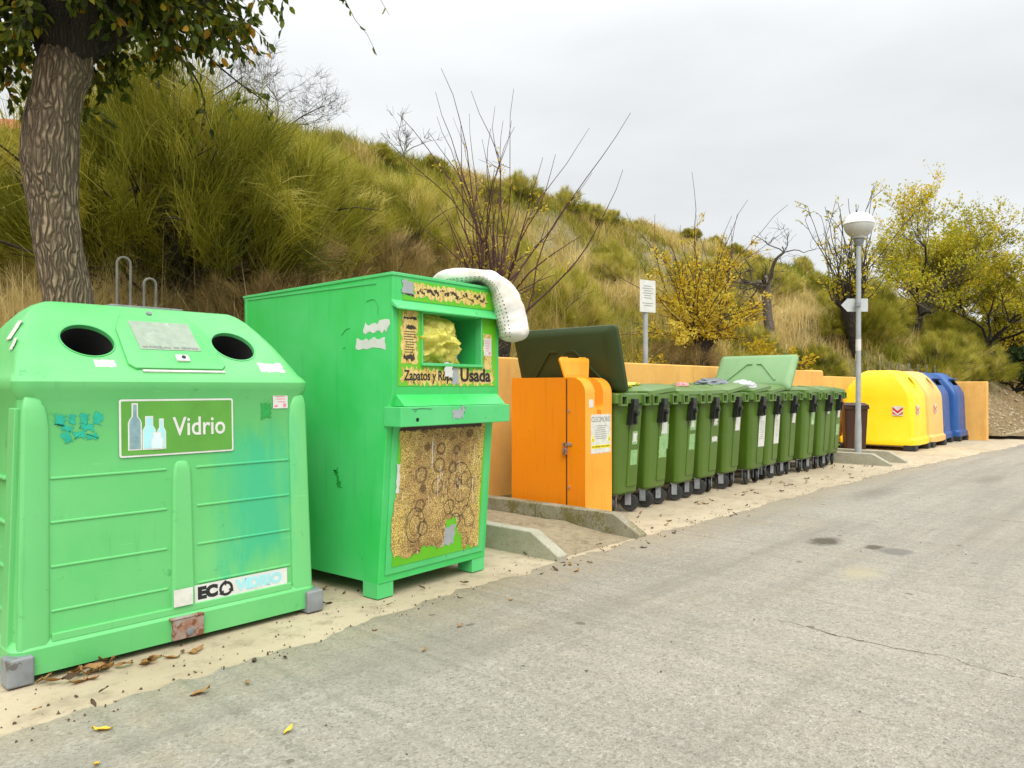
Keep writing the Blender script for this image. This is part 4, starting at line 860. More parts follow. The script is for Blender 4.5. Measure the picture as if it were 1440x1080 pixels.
# ------------------------------------------------------------------ clothing container
def clothing_container():
    t = thing('clothing_container', 'tall green steel clothing bank with peeling posters and open chute', 'container', (3.04, 3.97, 0), R(3.5))
    W_, D_ = 1.07, 1.60
    def pr(x0, x1, poly, name, m, bev=.008, cut=None):
        b = MB(); b.prism(poly, lambda p: Vector((x0,p[0],p[1])), lambda p: Vector((x1,p[0],p[1]))); o = b.build(name, m, t)
        if cut: bool_cut(o, cut)
        if bev:
            q = o.modifiers.new('bevel','BEVEL'); q.width = bev; q.segments = 2; q.limit_method = 'ANGLE'; q.angle_limit = R(35); q.harden_normals = True
        return o
    cut = MB(); cut.box(.26, .86, -.5, .55, 1.565, 1.905, m=0)
    pr(0, W_, [(0,.10),(-.088,1.22),(-.14,1.36),(-.14,2.145),(D_,2.115),(D_-.03,.09)], 'body', [M['cloth_green']], .006, [cut])
    # lap seams of the sheet metal
    b = MB(); b.box(-.006, .0, .02, D_-.01, 2.085, 2.10); b.box(-.006,0,D_-.05,D_-.03,.1,2.09); b.box(-.005,W_+.005,-.175,D_+.005,2.118,2.152) if 0 else None
    b.build('seam', M['cloth_edge'], t, .002)
    # roof cap rim
    b = MB(); b.hexa([(-.008,-.148,2.13),(W_+.008,-.148,2.13),(-.008,D_+.006,2.105),(W_+.008,D_+.006,2.105),(-.008,-.148,2.152),(W_+.008,-.148,2.152),(-.008,D_+.006,2.125),(W_+.008,D_+.006,2.125)]); b.build('roof_cap', M['cloth_edge'], t, .004)
    # feet
    for x in (0, W_-.14):
        for y in (.005, D_-.22):
            b = MB(); b.box(x, x+.14, y, y+.15, 0, .105); b.build('leg', M['cloth_edge'], t, .004)
    FU = lambda x, z, off=0: frame((x, -.14-off, z), (1,0,0), (0,0,1))
    # lime panels of the upper front
    b = MB(); plate(b, FU(W_/2+.02,2.045,.0005), W_-.13, .135, .003); b.build('lime_panel', M['lime'], t)
    b = MB()
    for (x0, x1, z0, z1) in ((.045,.255,1.41,1.925),(.865,W_-.035,1.41,1.925),(.256,.864,1.41,1.56)): plate(b, FU((x0+x1)/2,(z0+z1)/2,.0005), x1-x0, z1-z0, .003)
    b.build('lime_panel', M['lime'], t)
    # chute frame + rain hood
    b = MB()
    for (x0,x1,z0,z1) in ((.25,.265,1.56,1.91),(.855,.87,1.56,1.91)): b.box(x0,x1,-.152,-.09,z0,z1)
    b.box(.25,.87,-.165,-.07,1.547,1.567); b.build('chute_frame', M['cloth_edge'], t, .003)
    b = MB(); b.hexa([(-.01,-.200,1.905),(W_-.02,-.200,1.905),(-.01,-.135,1.935),(W_-.02,-.135,1.935),(-.01,-.200,1.918),(W_-.02,-.200,1.918),(-.01,-.135,1.975),(W_-.02,-.135,1.975)]); b.build('rain_hood', M['cloth_edge'], t, .004)
    b = MB(); b.box(.275,.845,.30,.32,1.57,1.90); b.build('chute_shade', M['void'], t)  # black sheet standing in for the shade deep in the chute
    # tray ledge
    b = MB(); b.hexa([(-.015,-.235,1.145),(W_+.015,-.235,1.145),(-.015,-.07,1.145),(W_+.015,-.07,1.145),(-.015,-.235,1.275),(W_+.015,-.235,1.275),(-.015,-.07,1.275),(W_+.015,-.07,1.275)])
    led = b.build('tray', M['cloth_edge'], t, .006)
    b = MB(); b.hexa([(.03,-.225,1.277),(W_-.02,-.225,1.277),(.03,-.10,1.277),(W_-.02,-.10,1.277),(.03,-.165,1.335),(W_-.02,-.165,1.335),(.03,-.13,1.36),(W_-.02,-.13,1.36)]); b.build('tray_flap', M['cloth_green'], t, .004)
    b = MB(); plate(b, frame((.52,-.2365,1.215),(1,0,.1),(0,0,1)), .13, .07, .0012, ragged=.02, seed=8); plate(b, frame((.57,-.2365,1.25),(1,0,-.5),(0,0,1)), .05, .05, .0012, ragged=.015, seed=9); b.build('bare_patch', M['primer'], led)
    b = MB(); b.lathe([(.013,0),(.013,.002),(.001,.002)], n=12, M=frame((.13,-.2355,1.19),(1,0,0),(0,0,1))); b.build('bolt_hole', M['void'], led)
    b = MB()
    for x0, x1, z0, z1 in ((.08,.16,1.255,1.262),(.16,.26,1.262,1.257),(.10,.12,1.24,1.25)): b.tube([(x0,-.236,z0),(x1,-.236,z1)], .0018, 5)
    b.build('scratch', M['black'], led)
    # lower door on the leaning front
    ez = Vector((0,-.090,1.15)).normalized(); FL = lambda x, s_, off=0: frame(Vector((x,0,.1)) + ez*s_ + Vector((0,-1,-.078)).normalized()*off, (1,0,0), ez)
    b = MB(); dw, dh = .905, .93
    plate(b, FL(W_/2+.005, .555, .0), W_-.09, 1.0, .010); door = b.build('door', M['cloth_edge'], t, .003)
    b = MB(); plate(b, FL(W_/2+.005, .555, .0104), dw-.03, dh-.02, .003); b.build('door_panel', M['lime'], door)
    # poster with a torn lower edge
    b = MB(); r = random.Random(12); n = 34; pts = []
    xl, xr = .115, .965
    for i in range(n): f = i/(n-1); pts.append((xl+(xr-xl)*f, [.165,.15,.20,.17,.26,.14,.15][int(f*6.99)] + r.uniform(-.025,.02) + (.10 if .56 < f < .76 else 0) - (.03 if f > .8 else 0)))
    for i in range(1, 12): f = i/12; pts.append((xr + r.uniform(-.008,.006) - .012*math.sin(f*3), .16+(1.03-.16)*f))
    pts.append((xr, 1.045)); pts.append((xl, 1.045))
    for i in range(1, 14): f = 1-i/14; pts.append((xl + r.uniform(-.012,.012) - .03*(f < .45) , .17+(1.03-.17)*f))
    F0 = FL(0, 0, .0136); b.prism(pts, lambda p: F0 @ Vector((p[0],p[1],0)), lambda p: F0 @ Vector((p[0],p[1],.002))); ps = b.build('torn_poster', M['poster'], door)
    b = MB()     # doodled outlines left of the washed-out print: plain rings, a plain smile
    def ring(cx, cy, rx, ry, w_=.006, a0=0, a1=360):
        q = [F0 @ Vector((cx+rx*math.cos(R(a))*(1+.06*math.sin(R(a*3))), cy+ry*math.sin(R(a)), .002)) for a in range(a0, a1+1, 15)]; b.tube(q, w_*.32, 4)
    ring(.72,.56,.125,.20,.008); ring(.70,.64,.032,.05); ring(.765,.64,.032,.05); ring(.73,.52,.06,.05,.008,200,340); ring(.29,.36,.085,.12,.008); ring(.29,.36,.05,.07)
    b.build('print_outline', M['black'], door)
    b = MB(); r = random.Random(2)
    for k in range(12):
        x = r.uniform(.14,.94); z = r.uniform(.5,.98); L = r.uniform(.03,.2); b.tube([F0 @ Vector((x,z,.002)), F0 @ Vector((x+r.uniform(-.012,.012),z-L*.5,.002)), F0 @ Vector((x+r.uniform(-.012,.012),z-L,.002))], r.uniform(.001,.0025), 4)
    b.build('paper_tear', M['white'], door)
    b = MB(); plate(b, FL(.60,.235,.0138), .20, .15, .0012, ragged=.02, seed=31); b.build('bare_patch', M['primer'], door)
    b = MB(); plate(b, FL(.515,1.035,.0158), .82, .05, .0012, ragged=.012, seed=33, n=40); b.build('dark_print_band', M['brown'], door)
    b = MB(); plate(b, FL(.112,.70,.016), .03, .2, .0015, ragged=.008, seed=35); b.build('paper_tear', M['white'], door)
    # peeling labels
    def label(x, z, w_, h, rg, sd, m='peel', name='peeling_label', n=30, off=.0036, par=None):
        b = MB(); plate(b, FU(x, z, off), w_, h, .0015, ragged=rg, seed=sd, n=n); return b.build(name, M[m], par or t)
    lt = label(.56,2.05,.76,.105,.03,41,n=46); label(.13,2.06,.11,.11,.02,42,'primer',n=10)
    b = MB(); r = random.Random(3)
    for k in range(30): plate(b, FU(.22+.024*k, 2.05+r.uniform(-.025,.022), .0053) @ Matrix.Rotation(r.uniform(-.5,.5),4,'Z'), r.uniform(.012,.04), r.uniform(.006,.035), .0008, ragged=.006, seed=k, n=8)
    b.build('worn_print', M['twig_dark'], lt)
    ll = label(.145,1.735,.155,.36,.018,43,n=18); b = MB(); r = random.Random(5)
    for k in range(9): plate(b, FU(.145+r.uniform(-.01,.01),1.77-.017*k,.0052), .12*r.uniform(.5,1), .005, .0008)
    plate(b, FU(.15,1.86,.0052), .12, .02, .0008, ragged=.008, seed=3); plate(b, FU(.14,1.60,.0052), .10, .05, .0008, ragged=.02, seed=4); plate(b, FU(.16,1.80,.0052), .09, .03, .0008, ragged=.012, seed=6); b.build('worn_print', M['twig_dark'], ll)
    lr = label(.935,1.66,.10,.28,.014,44,n=14); b = MB(); plate(b, FU(.935,1.70,.0056), .085, .13, .0012); st = b.build('sticker', M['white'], t); b = MB()
    for k in range(5): plate(b, FU(.93,1.745-.018*k,.0068), .06-.006*k, .005, .0008)
    plate(b, FU(.955,1.655,.0068), .02, .02, .0008); b.build('sticker_print', M['pink'], st)
    lb = label(.535,1.475,.94,.125,.035,45,n=52); b = MB(); text_mb(b, 'Zapatos y Ropa', .095, FU(.33,1.478,.0053), width=.47, bold=.002); b.build('lettering', M['black'], lb); b = MB(); text_mb(b, 'Usada', .13, FU(.80,1.485,.0053), width=.33, bold=.004); b.build('lettering', M['black'], lb)
    label(.585,1.485,.085,.13,.02,46,'primer','bare_patch',12,.0062); label(.50,1.525,.085,.11,.014,47,'white','paper_tear',12,.0215)
    # left side: torn paper, scratches, smudge
    FS = lambda y, z: frame((-.001, y, z), (0,-1,0), (0,0,1))
    b = MB(); plate(b, FS(.02,1.80), .26, .085, .0012, ragged=.035, seed=51, n=11); b.build('paper_remnant', M['white'], t)
    b = MB(); plate(b, FS(.08,1.69), .30, .09, .0012, ragged=.022, seed=52, n=11); b.build('paper_remnant', M['white'], t)
    b = MB()
    for L in ([(.12,1.975),(.06,1.985),(.03,1.98)],[(.03,1.98),(.0,1.93),(.005,1.88)],[(.38,1.76),(.33,1.80),(.29,1.805)],[(.36,1.67),(.34,1.675)]): b.tube([(-.001,y,z) for y, z in L], .0028, 4)
    b.build('scratch', M['darkgreen_paint'], t)
    b = MB(); plate(b, frame((-.001,.42,.77),(0,-1,.35),(0,.35,1)), .05, .14, .0012, ragged=.022, seed=54, n=14); b.build('paint_smear', M['darkgreen_paint'], t)
    return t
ct = clothing_container()
CM = Matrix.Translation((3.04,3.97,0)) @ Matrix.Rotation(R(3.5),4,'Z')

def blob(name, label, cat, c, s, mat, seed, rough=.35, flatbase=None, group=None, rot=0, sharp=2.2, sub=5):
    bm = bmesh.new(); bmesh.ops.create_icosphere(bm, subdivisions=sub, radius=1); r = random.Random(seed); from mathutils import noise as mn
    off = Vector((seed*3.1, seed*1.7, 0))
    for v in bm.verts:
        p = v.co.copy(); n_ = mn.fractal(p*1.1+off, 1.0, 2.0, 3) ; rid = 1-abs(mn.noise(p*sharp+off*2))*2.2; rid2 = 1-abs(mn.noise(p*sharp*2.3+off))*2
        k = 1 + rough*n_ + .13*rid*rough/.35 + .05*rid2; v.co = Vector((p.x*k*s[0], p.y*k*s[1], p.z*k*s[2]))
        if flatbase is not None: v.co.z = max(v.co.z, -flatbase)
    me = bpy.data.meshes.new(name); bm.to_mesh(me); bm.free(); me.materials.append(mat); o = put(name, me, ang=60); o.location = c; o.rotation_euler = (0,0,rot)
    return tag(o, label, cat, group)
p = CM @ Vector((.47,-.04,1.712)); blob('rubbish_bag', 'yellow knotted bin bag stuffed in the chute of the clothing bank', 'bag', p, (.20,.16,.165), M['bag_yellow'], 3, .42, .145, sharp=3.0)
p = CM @ Vector((.68,.02,1.66)); blob('rubbish_bag', 'blue and white plastic bag behind the yellow bag in the chute', 'bag', p, (.075,.08,.085), M['bag_blue'], 8, .3, .09)

# white perforated foam pillow draped over the top corner
def pillow():
    path = [(.70,.20,2.20),(.78,.14,2.212),(.86,.06,2.225),(.95,-.02,2.235),(1.03,-.08,2.215),(1.09,-.13,2.15),(1.12,-.17,2.06),(1.14,-.19,1.97),(1.155,-.20,1.88),(1.165,-.205,1.80),(1.17,-.205,1.745)]
    P = np.array(path); Pd = [P[0]]
    for k in range(len(P)-1):
        for f in (.2,.4,.6,.8,1): Pd.append(P[k]*(1-f)+P[k+1]*f)
    P = np.array(Pd)
    for _ in range(4): P[1:-1] = (P[:-2]+2*P[1:-1]+P[2:])/4
    n = len(P); rings = []; uv = []; tone = []; S = 48; Ln = 0; side0 = np.array([.70,.714,0])
    for i in range(n):
        T = P[min(i+1,n-1)]-P[max(i-1,0)]; T /= np.linalg.norm(T); side = side0 - T*side0.dot(T); side /= np.linalg.norm(side); N = np.cross(side, T)
        if N[2] - N[1]*.7 + N[0]*.7 < 0: N = -N
        f = i/(n-1); e = math.sqrt(max(0, 1-max(0, (.13-f)/.13, (f-.87)/.13)**2)); e = max(e, .03)
        hw = .20*(.75+.25*e)*e**.5; th = (.068 + .045*float(sst(.40,.62,f)) - .022*math.exp(-((f-.30)/.07)**2))*e
        if i: Ln += np.linalg.norm(P[i]-P[i-1])
        for k in range(S):
            a = 2*math.pi*k/S; c, s_ = math.cos(a), math.sin(a); sgn = lambda q: math.copysign(abs(q)**.7, q)
            wb = 1 + .16*(float(vnoise(i*.16, a*1.1+3))-.5) + .07*(float(vnoise(i*.5, a*2.2+9))-.5); rings.append(P[i] + side*hw*sgn(c)*wb + N*th*sgn(s_)*wb); uv.append((Ln*34, k/S*22)); tone.append(float(np.clip((-.15-s_)/.1,0,1)*np.clip((.97-f)/.05,0,1)))
    k = np.arange(n-1)[:,None]*S; j = np.arange(S)[None,:]; F = np.stack([k+j, k+(j+1)%S, k+S+(j+1)%S, k+S+j], -1).reshape(-1, 4)
    V = np.array([CM @ Vector(q) for q in rings]); caps = [np.array([list(range(S))[::-1]]), np.array([list(range((n-1)*S, n*S))])]
    me = npmesh('foam_pillow', V, [F]+caps, M['foam'], tone, True); l = me.uv_layers.new(name='uv'); UV = np.array(uv, np.float32)
    vi = np.zeros(len(me.loops), np.int32); me.loops.foreach_get('vertex_index', vi); l.data.foreach_set('uv', UV[vi].ravel())
    bm = bmesh.new(); bm.from_mesh(me); bmesh.ops.recalc_face_normals(bm, faces=bm.faces); bm.to_mesh(me); bm.free()
    tag(put('foam_pillow', me, smooth=False), 'white perforated foam pillow hanging over the top corner of the clothing bank', 'pillow')
pillow()

# ------------------------------------------------------------------ orange cooking-oil container
def oil_container():
    x0, y0, Wd, Dp, H = 6.15, 4.60, .47, 1.02, 1.505
    t = thing('oil_container', 'orange steel used cooking oil container with rounded front and open flap', 'container', (x0, y0, 0))
    rr = .17; prof = [(Dp,.03),(Dp,H)] + [(rr - rr*math.sin(R(a)), H-rr+rr*math.cos(R(a))) for a in range(0, 91, 9)] + [(0,.03)]
    b = MB(); b.prism(prof, lambda p: Vector((0,p[0],p[1])), lambda p: Vector((Wd,p[0],p[1])), 0)
    o = b.build('cabinet', [M['orange'], M['orange_front']], t); 
    c = MB(); c.box(.165, .315, -.2, .16, 1.235, 1.6, m=1); c2 = MB(); c2.lathe([(.075,-.16),(.075,.2)], n=24, m=1, M=frame((.24,0,1.235),(1,0,0),(0,0,1))); c3 = MB(); c3.box(.205,.275,-.05,.05,1.05,1.2,m=1)
    bool_cut(o, [c, c2, c3])
    for p in o.data.polygons:
        if p.normal.y < -.15 : p.material_index = 1
    q = o.modifiers.new('bevel','BEVEL'); q.width = .014; q.segments = 3; q.limit_method = 'ANGLE'; q.angle_limit = R(40); q.harden_normals = True
    # side door: seam, hinges, padlock
    b = MB(); b.box(-.004,-.0005,.235,.247,.05,1.49); b.build('door_seam', M['brown'], t)
    for z in (.36,1.16):
        b = MB(); b.tube([(-.006,.205,z-.012),(-.006,.205,z+.012)], .010, 8); b.build('hinge_pin', M['rust'], t)
    b = MB(); b.box(-.035,-.006,.225,.275,.70,.765); b.tube([(-.02,.235,.76),(-.02,.237,.80),(-.02,.25,.815),(-.02,.263,.80),(-.02,.265,.76)], .006, 8); b.box(-.012,0,.17,.29,.795,.825); b.build('padlock', M['rust'], t, .004)
    # open flap standing on the top
    Mf = frame((.24,.30,1.50),(1,-.25,0),(0,.16,1)); b = MB(); pts = [(-.17,0),(.15,0),(.19,.19),(.185,.215),(-.205,.215),(-.215,.19)]
    b.prism(pts, lambda p: Mf @ Vector((p[0],p[1],0)), lambda p: Mf @ Vector((p[0],p[1],.03))); fl = b.build('flap', M['orange_flap'], t, .008, 3)
    b = MB(); b.prism([(-.155,.02),(.135,.02),(.16,.175),(-.185,.175)], lambda p: Mf @ Vector((p[0],p[1],.030)), lambda p: Mf @ Vector((p[0],p[1],.034))); b.box(-.19,-.10,.205,.225,.0,.028,M=Mf); b.box(.06,.15,.205,.225,.0,.028,M=Mf); b.build('flap_rib', M['orange_front'], fl, .003)
    # notice on the front
    FF = lambda x, z, off=0: frame((x,-.001-off,z),(1,0,0),(0,0,1)); b = MB(); plate(b, FF(.27,.915), .36, .41, .002, ragged=.008, seed=61, n=24); lb = b.build('notice', M['offwhite'], t)
    b = MB(); text_mb(b, 'CLECIMORO', .075, FF(.27,1.065,.002), width=.335); r = random.Random(6)
    for k in range(7): plate(b, FF(.27+r.uniform(-.015,.015),1.0-.022*k,.002), .22*r.uniform(.6,1), .006, .0008)
    b.build('lettering', M['greyprint'], lb); b = MB(); plate(b, FF(.27,.782,.002), .34, .036, .0012)
    for x in (.125,.415): b.prism([(-.028,-.02),(.028,-.02),(0,.06)], lambda p: FF(x,.855,.002) @ Vector((p[0],p[1],0)), lambda p: FF(x,.855,.002) @ Vector((p[0],p[1],.0012)))
    b.build('warning_band', M['labelyellow'], lb); b = MB(); text_mb(b, 'NO VERTER OTRO ACEITE', .022, FF(.27,.782,.0034), width=.31); plate(b, FF(.125,.855,.0034), .008, .03, .0008); plate(b, FF(.415,.855,.0034), .008, .03, .0008); b.build('warning_text', M['black'], lb)
    b = MB(); plate(b, FF(.10,1.235), .075, .085, .0014, ragged=.006, seed=62); b.build('sticker', M['white'], t)
oil_container()

# ------------------------------------------------------------------ green wheelie bins
BW, BD, BZ = .62, 1.25, 1.27
def bin_parts():
    P = {}
    b = MB(); rings = []
    for z, hw, y0, y1, r in ((.215,.205,.12,1.14,.05),(.24,.222,.10,1.16,.06),(.60,.238,.075,1.18,.065),(1.0,.255,.052,1.20,.07),(1.20,.265,.04,1.21,.07),(1.255,.268,.035,1.215,.07)):
        rings.append(rrect(hw, (y1-y0)/2, r, z, 5, 0, (y0+y1)/2))
    b.loft(rings)
    # vertical moulded panels on front and sides
    b.hexa([(-.02,.082,.30),(.17,.082,.30),(-.02,.14,.30),(.17,.14,.30),(-.02,.030,1.16),(.20,.030,1.16),(-.02,.10,1.16),(.20,.10,1.16)])
    for y in (.35,.65,.95): b.hexa([(-.246,y-.09,.28),(-.19,y-.07,.28),(-.246,y+.09,.28),(-.19,y+.07,.28),(-.276,y-.10,1.15),(-.22,y-.08,1.15),(-.276,y+.10,1.15),(-.22,y+.08,1.15)])
    P['body'] = b.mesh('body', M['bin'])
    b = MB(); o_, i_ = rrect(BW/2, BD/2, .045, 0, 4, 0, BD/2), rrect(BW/2-.045, BD/2-.05, .04, 0, 4, 0, BD/2)
    R4 = [[Vector((p.x,p.y,1.225)) for p in o_],[Vector((p.x,p.y,1.325)) for p in o_],[Vector((p.x*.985,BD/2+(p.y-BD/2)*.99,1.335)) for p in o_],[Vector((p.x,p.y,1.335)) for p in i_],[Vector((p.x,p.y,1.225)) for p in i_]]
    b.loft(R4, caps=False); n = len(o_); k = len(b.v)-5*n
    for i in range(n): j = (i+1) % n; b.f.append((k+i, k+4*n+i, k+4*n+j, k+j)); b.m.append(0)
    P['rim'] = b.mesh('rim', M['bin_rim'])
    b = MB()       # lifting sockets: square tubes standing proud of the rim, black plates painting the shade inside
    for x in (-.225,.215):
        for (x0,x1,z0,z1) in ((-.06,.06,1.20,1.22),(-.06,.06,1.30,1.32),(-.06,-.042,1.22,1.30),(.042,.06,1.22,1.30)): b.box(x+x0,x+x1,-.035,.01,z0,z1)
        b.box(x-.041,x+.041,-.004,.0,1.221,1.299,1)
    P['lifting_socket'] = b.mesh('lifting_socket', [M['bin_rim'], M['void']])
    b = MB(); b.box(-.06,.03,-.045,.02,1.19,1.275); b.hexa([(-.075,-.02,.99),(.025,-.02,.99),(-.075,.06,.99),(.025,.06,.99),(-.06,-.04,1.19),(.03,-.04,1.19),(-.06,.03,1.19),(.03,.03,1.19)]); b.tube([(-.02,-.075,1.12),(-.02,-.03,1.12)], .028, 10); b.box(-.035,-.005,-.055,-.03,1.0,1.11)
    P['latch'] = b.mesh('latch', M['blackplastic'])
    # shallow domed lid with raised chevron ribs: local hinge along y at x=0, lid spans x 0..BW, z up
    b = MB(); rings = []
    for z, ix, iy in ((-.03,0,0),(.02,.004,.006),(.05,.05,.10),(.062,.09,.16)):
        rings.append(rrect(BW/2-ix, BD/2+.01-iy, .05, z, 4, BW/2, BD/2))
    b.loft(rings)
    for pts in ([(.16,.30),(.42,.56)],[(.42,.56),(.42,.60)],[(.16,.95),(.42,.69)],[(.42,.69),(.42,.65)]):
        (xa,ya),(xb,yb) = pts; d = Vector((xb-xa,yb-ya,0)).normalized(); q = Vector((-d.y,d.x,0))*.014
        b.hexa([Vector((xa,ya,.05))-q,Vector((xa,ya,.05))+q,Vector((xb,yb,.05))-q,Vector((xb,yb,.05))+q,Vector((xa,ya,.074))-q,Vector((xa,ya,.074))+q,Vector((xb,yb,.074))-q,Vector((xb,yb,.074))+q])
    for y in (.22,1.0): b.box(-.03,.03,y-.06,y+.06,-.035,.012)
    P['lid'] = b.mesh('lid', M['bin_rim'])
    # deep domed lid used on the opened bins
    b = MB(); rings = []
    for z, ix, iy in ((-.02,0,0),(.02,.0,.0),(.055,.035,.035),(.08,.09,.10)): rings.append(rrect(.34-ix, BD/2+.03-iy, .06, z, 5, .34, BD/2))
    b.loft(rings)
    for (xa,ya),(xb,yb) in (((.14,.22),(.46,.50)),((.46,.50),(.46,.585)),((.14,1.03),(.46,.75)),((.46,.75),(.46,.665))):
        d = Vector((xb-xa,yb-ya,0)).normalized(); q = Vector((-d.y,d.x,0))*.016; zz = lambda z: z
        b.hexa([Vector((xa,ya,.06))-q,Vector((xa,ya,.06))+q,Vector((xb,yb,.06))-q,Vector((xb,yb,.06))+q,Vector((xa,ya,.10))-q,Vector((xa,ya,.10))+q,Vector((xb,yb,.10))-q,Vector((xb,yb,.10))+q])
    P['lid_domed'] = b.mesh('lid', M['lid_lit'])
    b = MB(); rings = []
    for z, ix, iy in ((-.03,0,0),(.015,.0,.0),(.05,.03,.05),(.075,.07,.14)): rings.append(rrect(.375-ix, BD/2+.13-iy, .05, z, 5, .375, BD/2+.10))
    b.loft(rings)
    for (xa,ya),(xb,yb) in (((.16,.22),(.5,.54)),((.5,.54),(.5,.66)),((.16,1.23),(.5,.91)),((.5,.91),(.5,.79))):
        d = Vector((xb-xa,yb-ya,0)).normalized(); q = Vector((-d.y,d.x,0))*.016
        b.hexa([Vector((xa,ya,.05))-q,Vector((xa,ya,.05))+q,Vector((xb,yb,.05))-q,Vector((xb,yb,.05))+q,Vector((xa,ya,.09))-q,Vector((xa,ya,.09))+q,Vector((xb,yb,.09))-q,Vector((xb,yb,.09))+q])
    P['lid_wide'] = b.mesh('lid', M['lid_shaded'])
    b = MB(); b.tube([(0,-.022,0),(0,.022,0)], .1, 24); P['tyre'] = b.mesh('tyre', M['rubber'])
    b = MB(); b.tube([(0,-.026,0),(0,.026,0)], .058, 16); P['hub'] = b.mesh('hub', M['blackplastic'])
    b = MB(); b.box(-.035,.035,-.045,-.033,-.02,.115); b.box(-.035,.035,.033,.045,-.02,.115); b.box(-.05,.05,-.05,.05,.112,.125); P['fork'] = b.mesh('fork', M['galv'])
    return P
BP = bin_parts()
def part(name, me, par, loc=(0,0,0), rot=(0,0,0), bevel=.006, ang=32):
    me.polygons.foreach_set('use_smooth', [True]*len(me.polygons)); me.set_sharp_from_angle(angle=R(ang))
    o = bpy.data.objects.new(name, me); col.objects.link(o); o.parent = par; o.location = loc; o.rotation_euler = rot
    if bevel: q = o.modifiers.new('bevel','BEVEL'); q.width = bevel; q.segments = 2; q.limit_method = 'ANGLE'; q.angle_limit = R(35); q.harden_normals = True
    return o
labels = ['green wheelie bin beside the orange container, its dark lid thrown wide open', 'green wheelie bin with a torn white sticker over a pale one, second in the row', 'green wheelie bin with a small white square on a pale sticker, third in the row',
          'green wheelie bin with two torn white scraps, fourth in the row', 'green wheelie bin with one white rectangular sticker, fifth in the row', 'green wheelie bin with a plain long white notice, left of the crested one', 'green wheelie bin whose long white notice bears a small crest',
          'green wheelie bin with the pale lid raised and a tilted white sticker', 'green wheelie bin with a pale sticker, ninth in the row', 'green wheelie bin with a tiny white sticker, tenth in the row', 'green wheelie bin at the far end of the row beside the street lamp']
G = 'green wheelie bins lined up along the wall'
r0 = random.Random(77)
for i in range(11):
    x = 6.665 + .688*i + BW/2
    t = thing('wheelie_bin', labels[i], 'wheelie bin', (x + r0.uniform(-.012,.012), 4.57 + .012*i + r0.uniform(-.045,.045), 0), R(r0.uniform(-2.6,2.6)), G)
    for nm in ('body','rim','lifting_socket','latch'): part(nm, BP[nm], t, bevel={'body':.008,'rim':.006,'lifting_socket':.003,'latch':.004}[nm])
    if i == 0:
        o = part('lid', BP['lid_wide'], t, (-BW/2+.12,-.02,1.345), (0, R(-106), 0)); o['label'] = 'green lid thrown open past upright, shade put into its colour'
    elif i == 7:
        o = part('lid', BP['lid_domed'], t, (-BW/2+.05,.0,1.355), (0, R(-56), 0)); o['label'] = 'green lid raised on its hinge, light put into its colour'
    else:
        part('lid', BP['lid'], t, (-BW/2,0,1.338+.01*r0.random()), (0, R(-r0.choice([0,1.2,3,0,5]) if i not in (4,5) else -7), 0))
    for cx, cy in ((-.15,.19),(.15,.19),(-.15,1.05),(.15,1.05)):
        a = R(r0.uniform(-70,70)) if cy < .5 else R(90); f = part('caster_fork', BP['fork'], t, (cx,cy,.095), (0,0,a), .003)
        part('tyre', BP['tyre'], f, (.02,0,.005), bevel=.012); part('hub', BP['hub'], f, (.02,0,.005), bevel=.004)
    Fb = lambda x_, z, off=0: frame((x_, .0285+.062*(1.16-z)/.9 - .002 - off*1, z), (1,0,0), (0,-.066,1))
    def lab(x_, z, w_, h, m, rg=.004, nm='sticker', off=0, sd=0, par=None, tl=0):
        b = MB(); plate(b, Fb(x_, z, off) @ Matrix.Rotation(R(tl),4,'Z'), w_, h, .0015, ragged=rg, seed=sd+i*7, n=12); return b.build(nm, M[m], par or t)
    X = .085
    if i == 0: lab(X,.84,.10,.15,'sticker_clear'); lab(X-.0,.84,.085,.11,'white',.02,'torn_label',.0016,1); s_ = lab(X,.62,.13,.17,'sticker_clear',.004,sd=2)
    elif i == 1: lab(X+.02,.82,.17,.30,'sticker_clear'); lab(X,.93,.13,.16,'white',.012,'torn_label',.0016,3); lab(X-.015,.70,.17,.26,'sticker_clear',.01,sd=4,off=.0008)
    elif i == 2: lab(X,.93,.15,.13,'sticker_clear'); lab(X-.01,.95,.085,.10,'white',.006,'torn_label',.0016,3); lab(X,.72,.14,.2,'sticker_clear',.004,sd=4)
    elif i == 3: lab(X,.95,.12,.10,'white',.035,'torn_label',sd=3); lab(X,.72,.16,.08,'white',.025,'torn_label',sd=4)
    elif i == 4: lab(X,.90,.14,.20,'white')
    elif i in (5, 6):
        s_ = lab(X,.80,.20,.52,'white',.002); b = MB(); rr = random.Random(i)
        for k in range(9): plate(b, Fb(X,.90-.03*k,.0016), .15*rr.uniform(.5,1), .006, .0008)
        if i == 6: plate(b, Fb(X,.985,.0016), .035, .045, .0008, circ=.015)
        b.build('notice_print', M['greyprint'], s_)
    elif i == 7: lab(X,.93,.13,.19,'white',.004,tl=-6)
    elif i == 8: lab(X,.90,.15,.22,'sticker_clear'); lab(X,.82,.05,.08,'white',.006,'torn_label',.0016,3)
    elif i == 9: lab(X-.01,1.0,.08,.11,'white')
    else: lab(X-.01,.95,.10,.18,'white',.004); lab(X-.02,.6,.16,.3,'sticker_clear',.02)
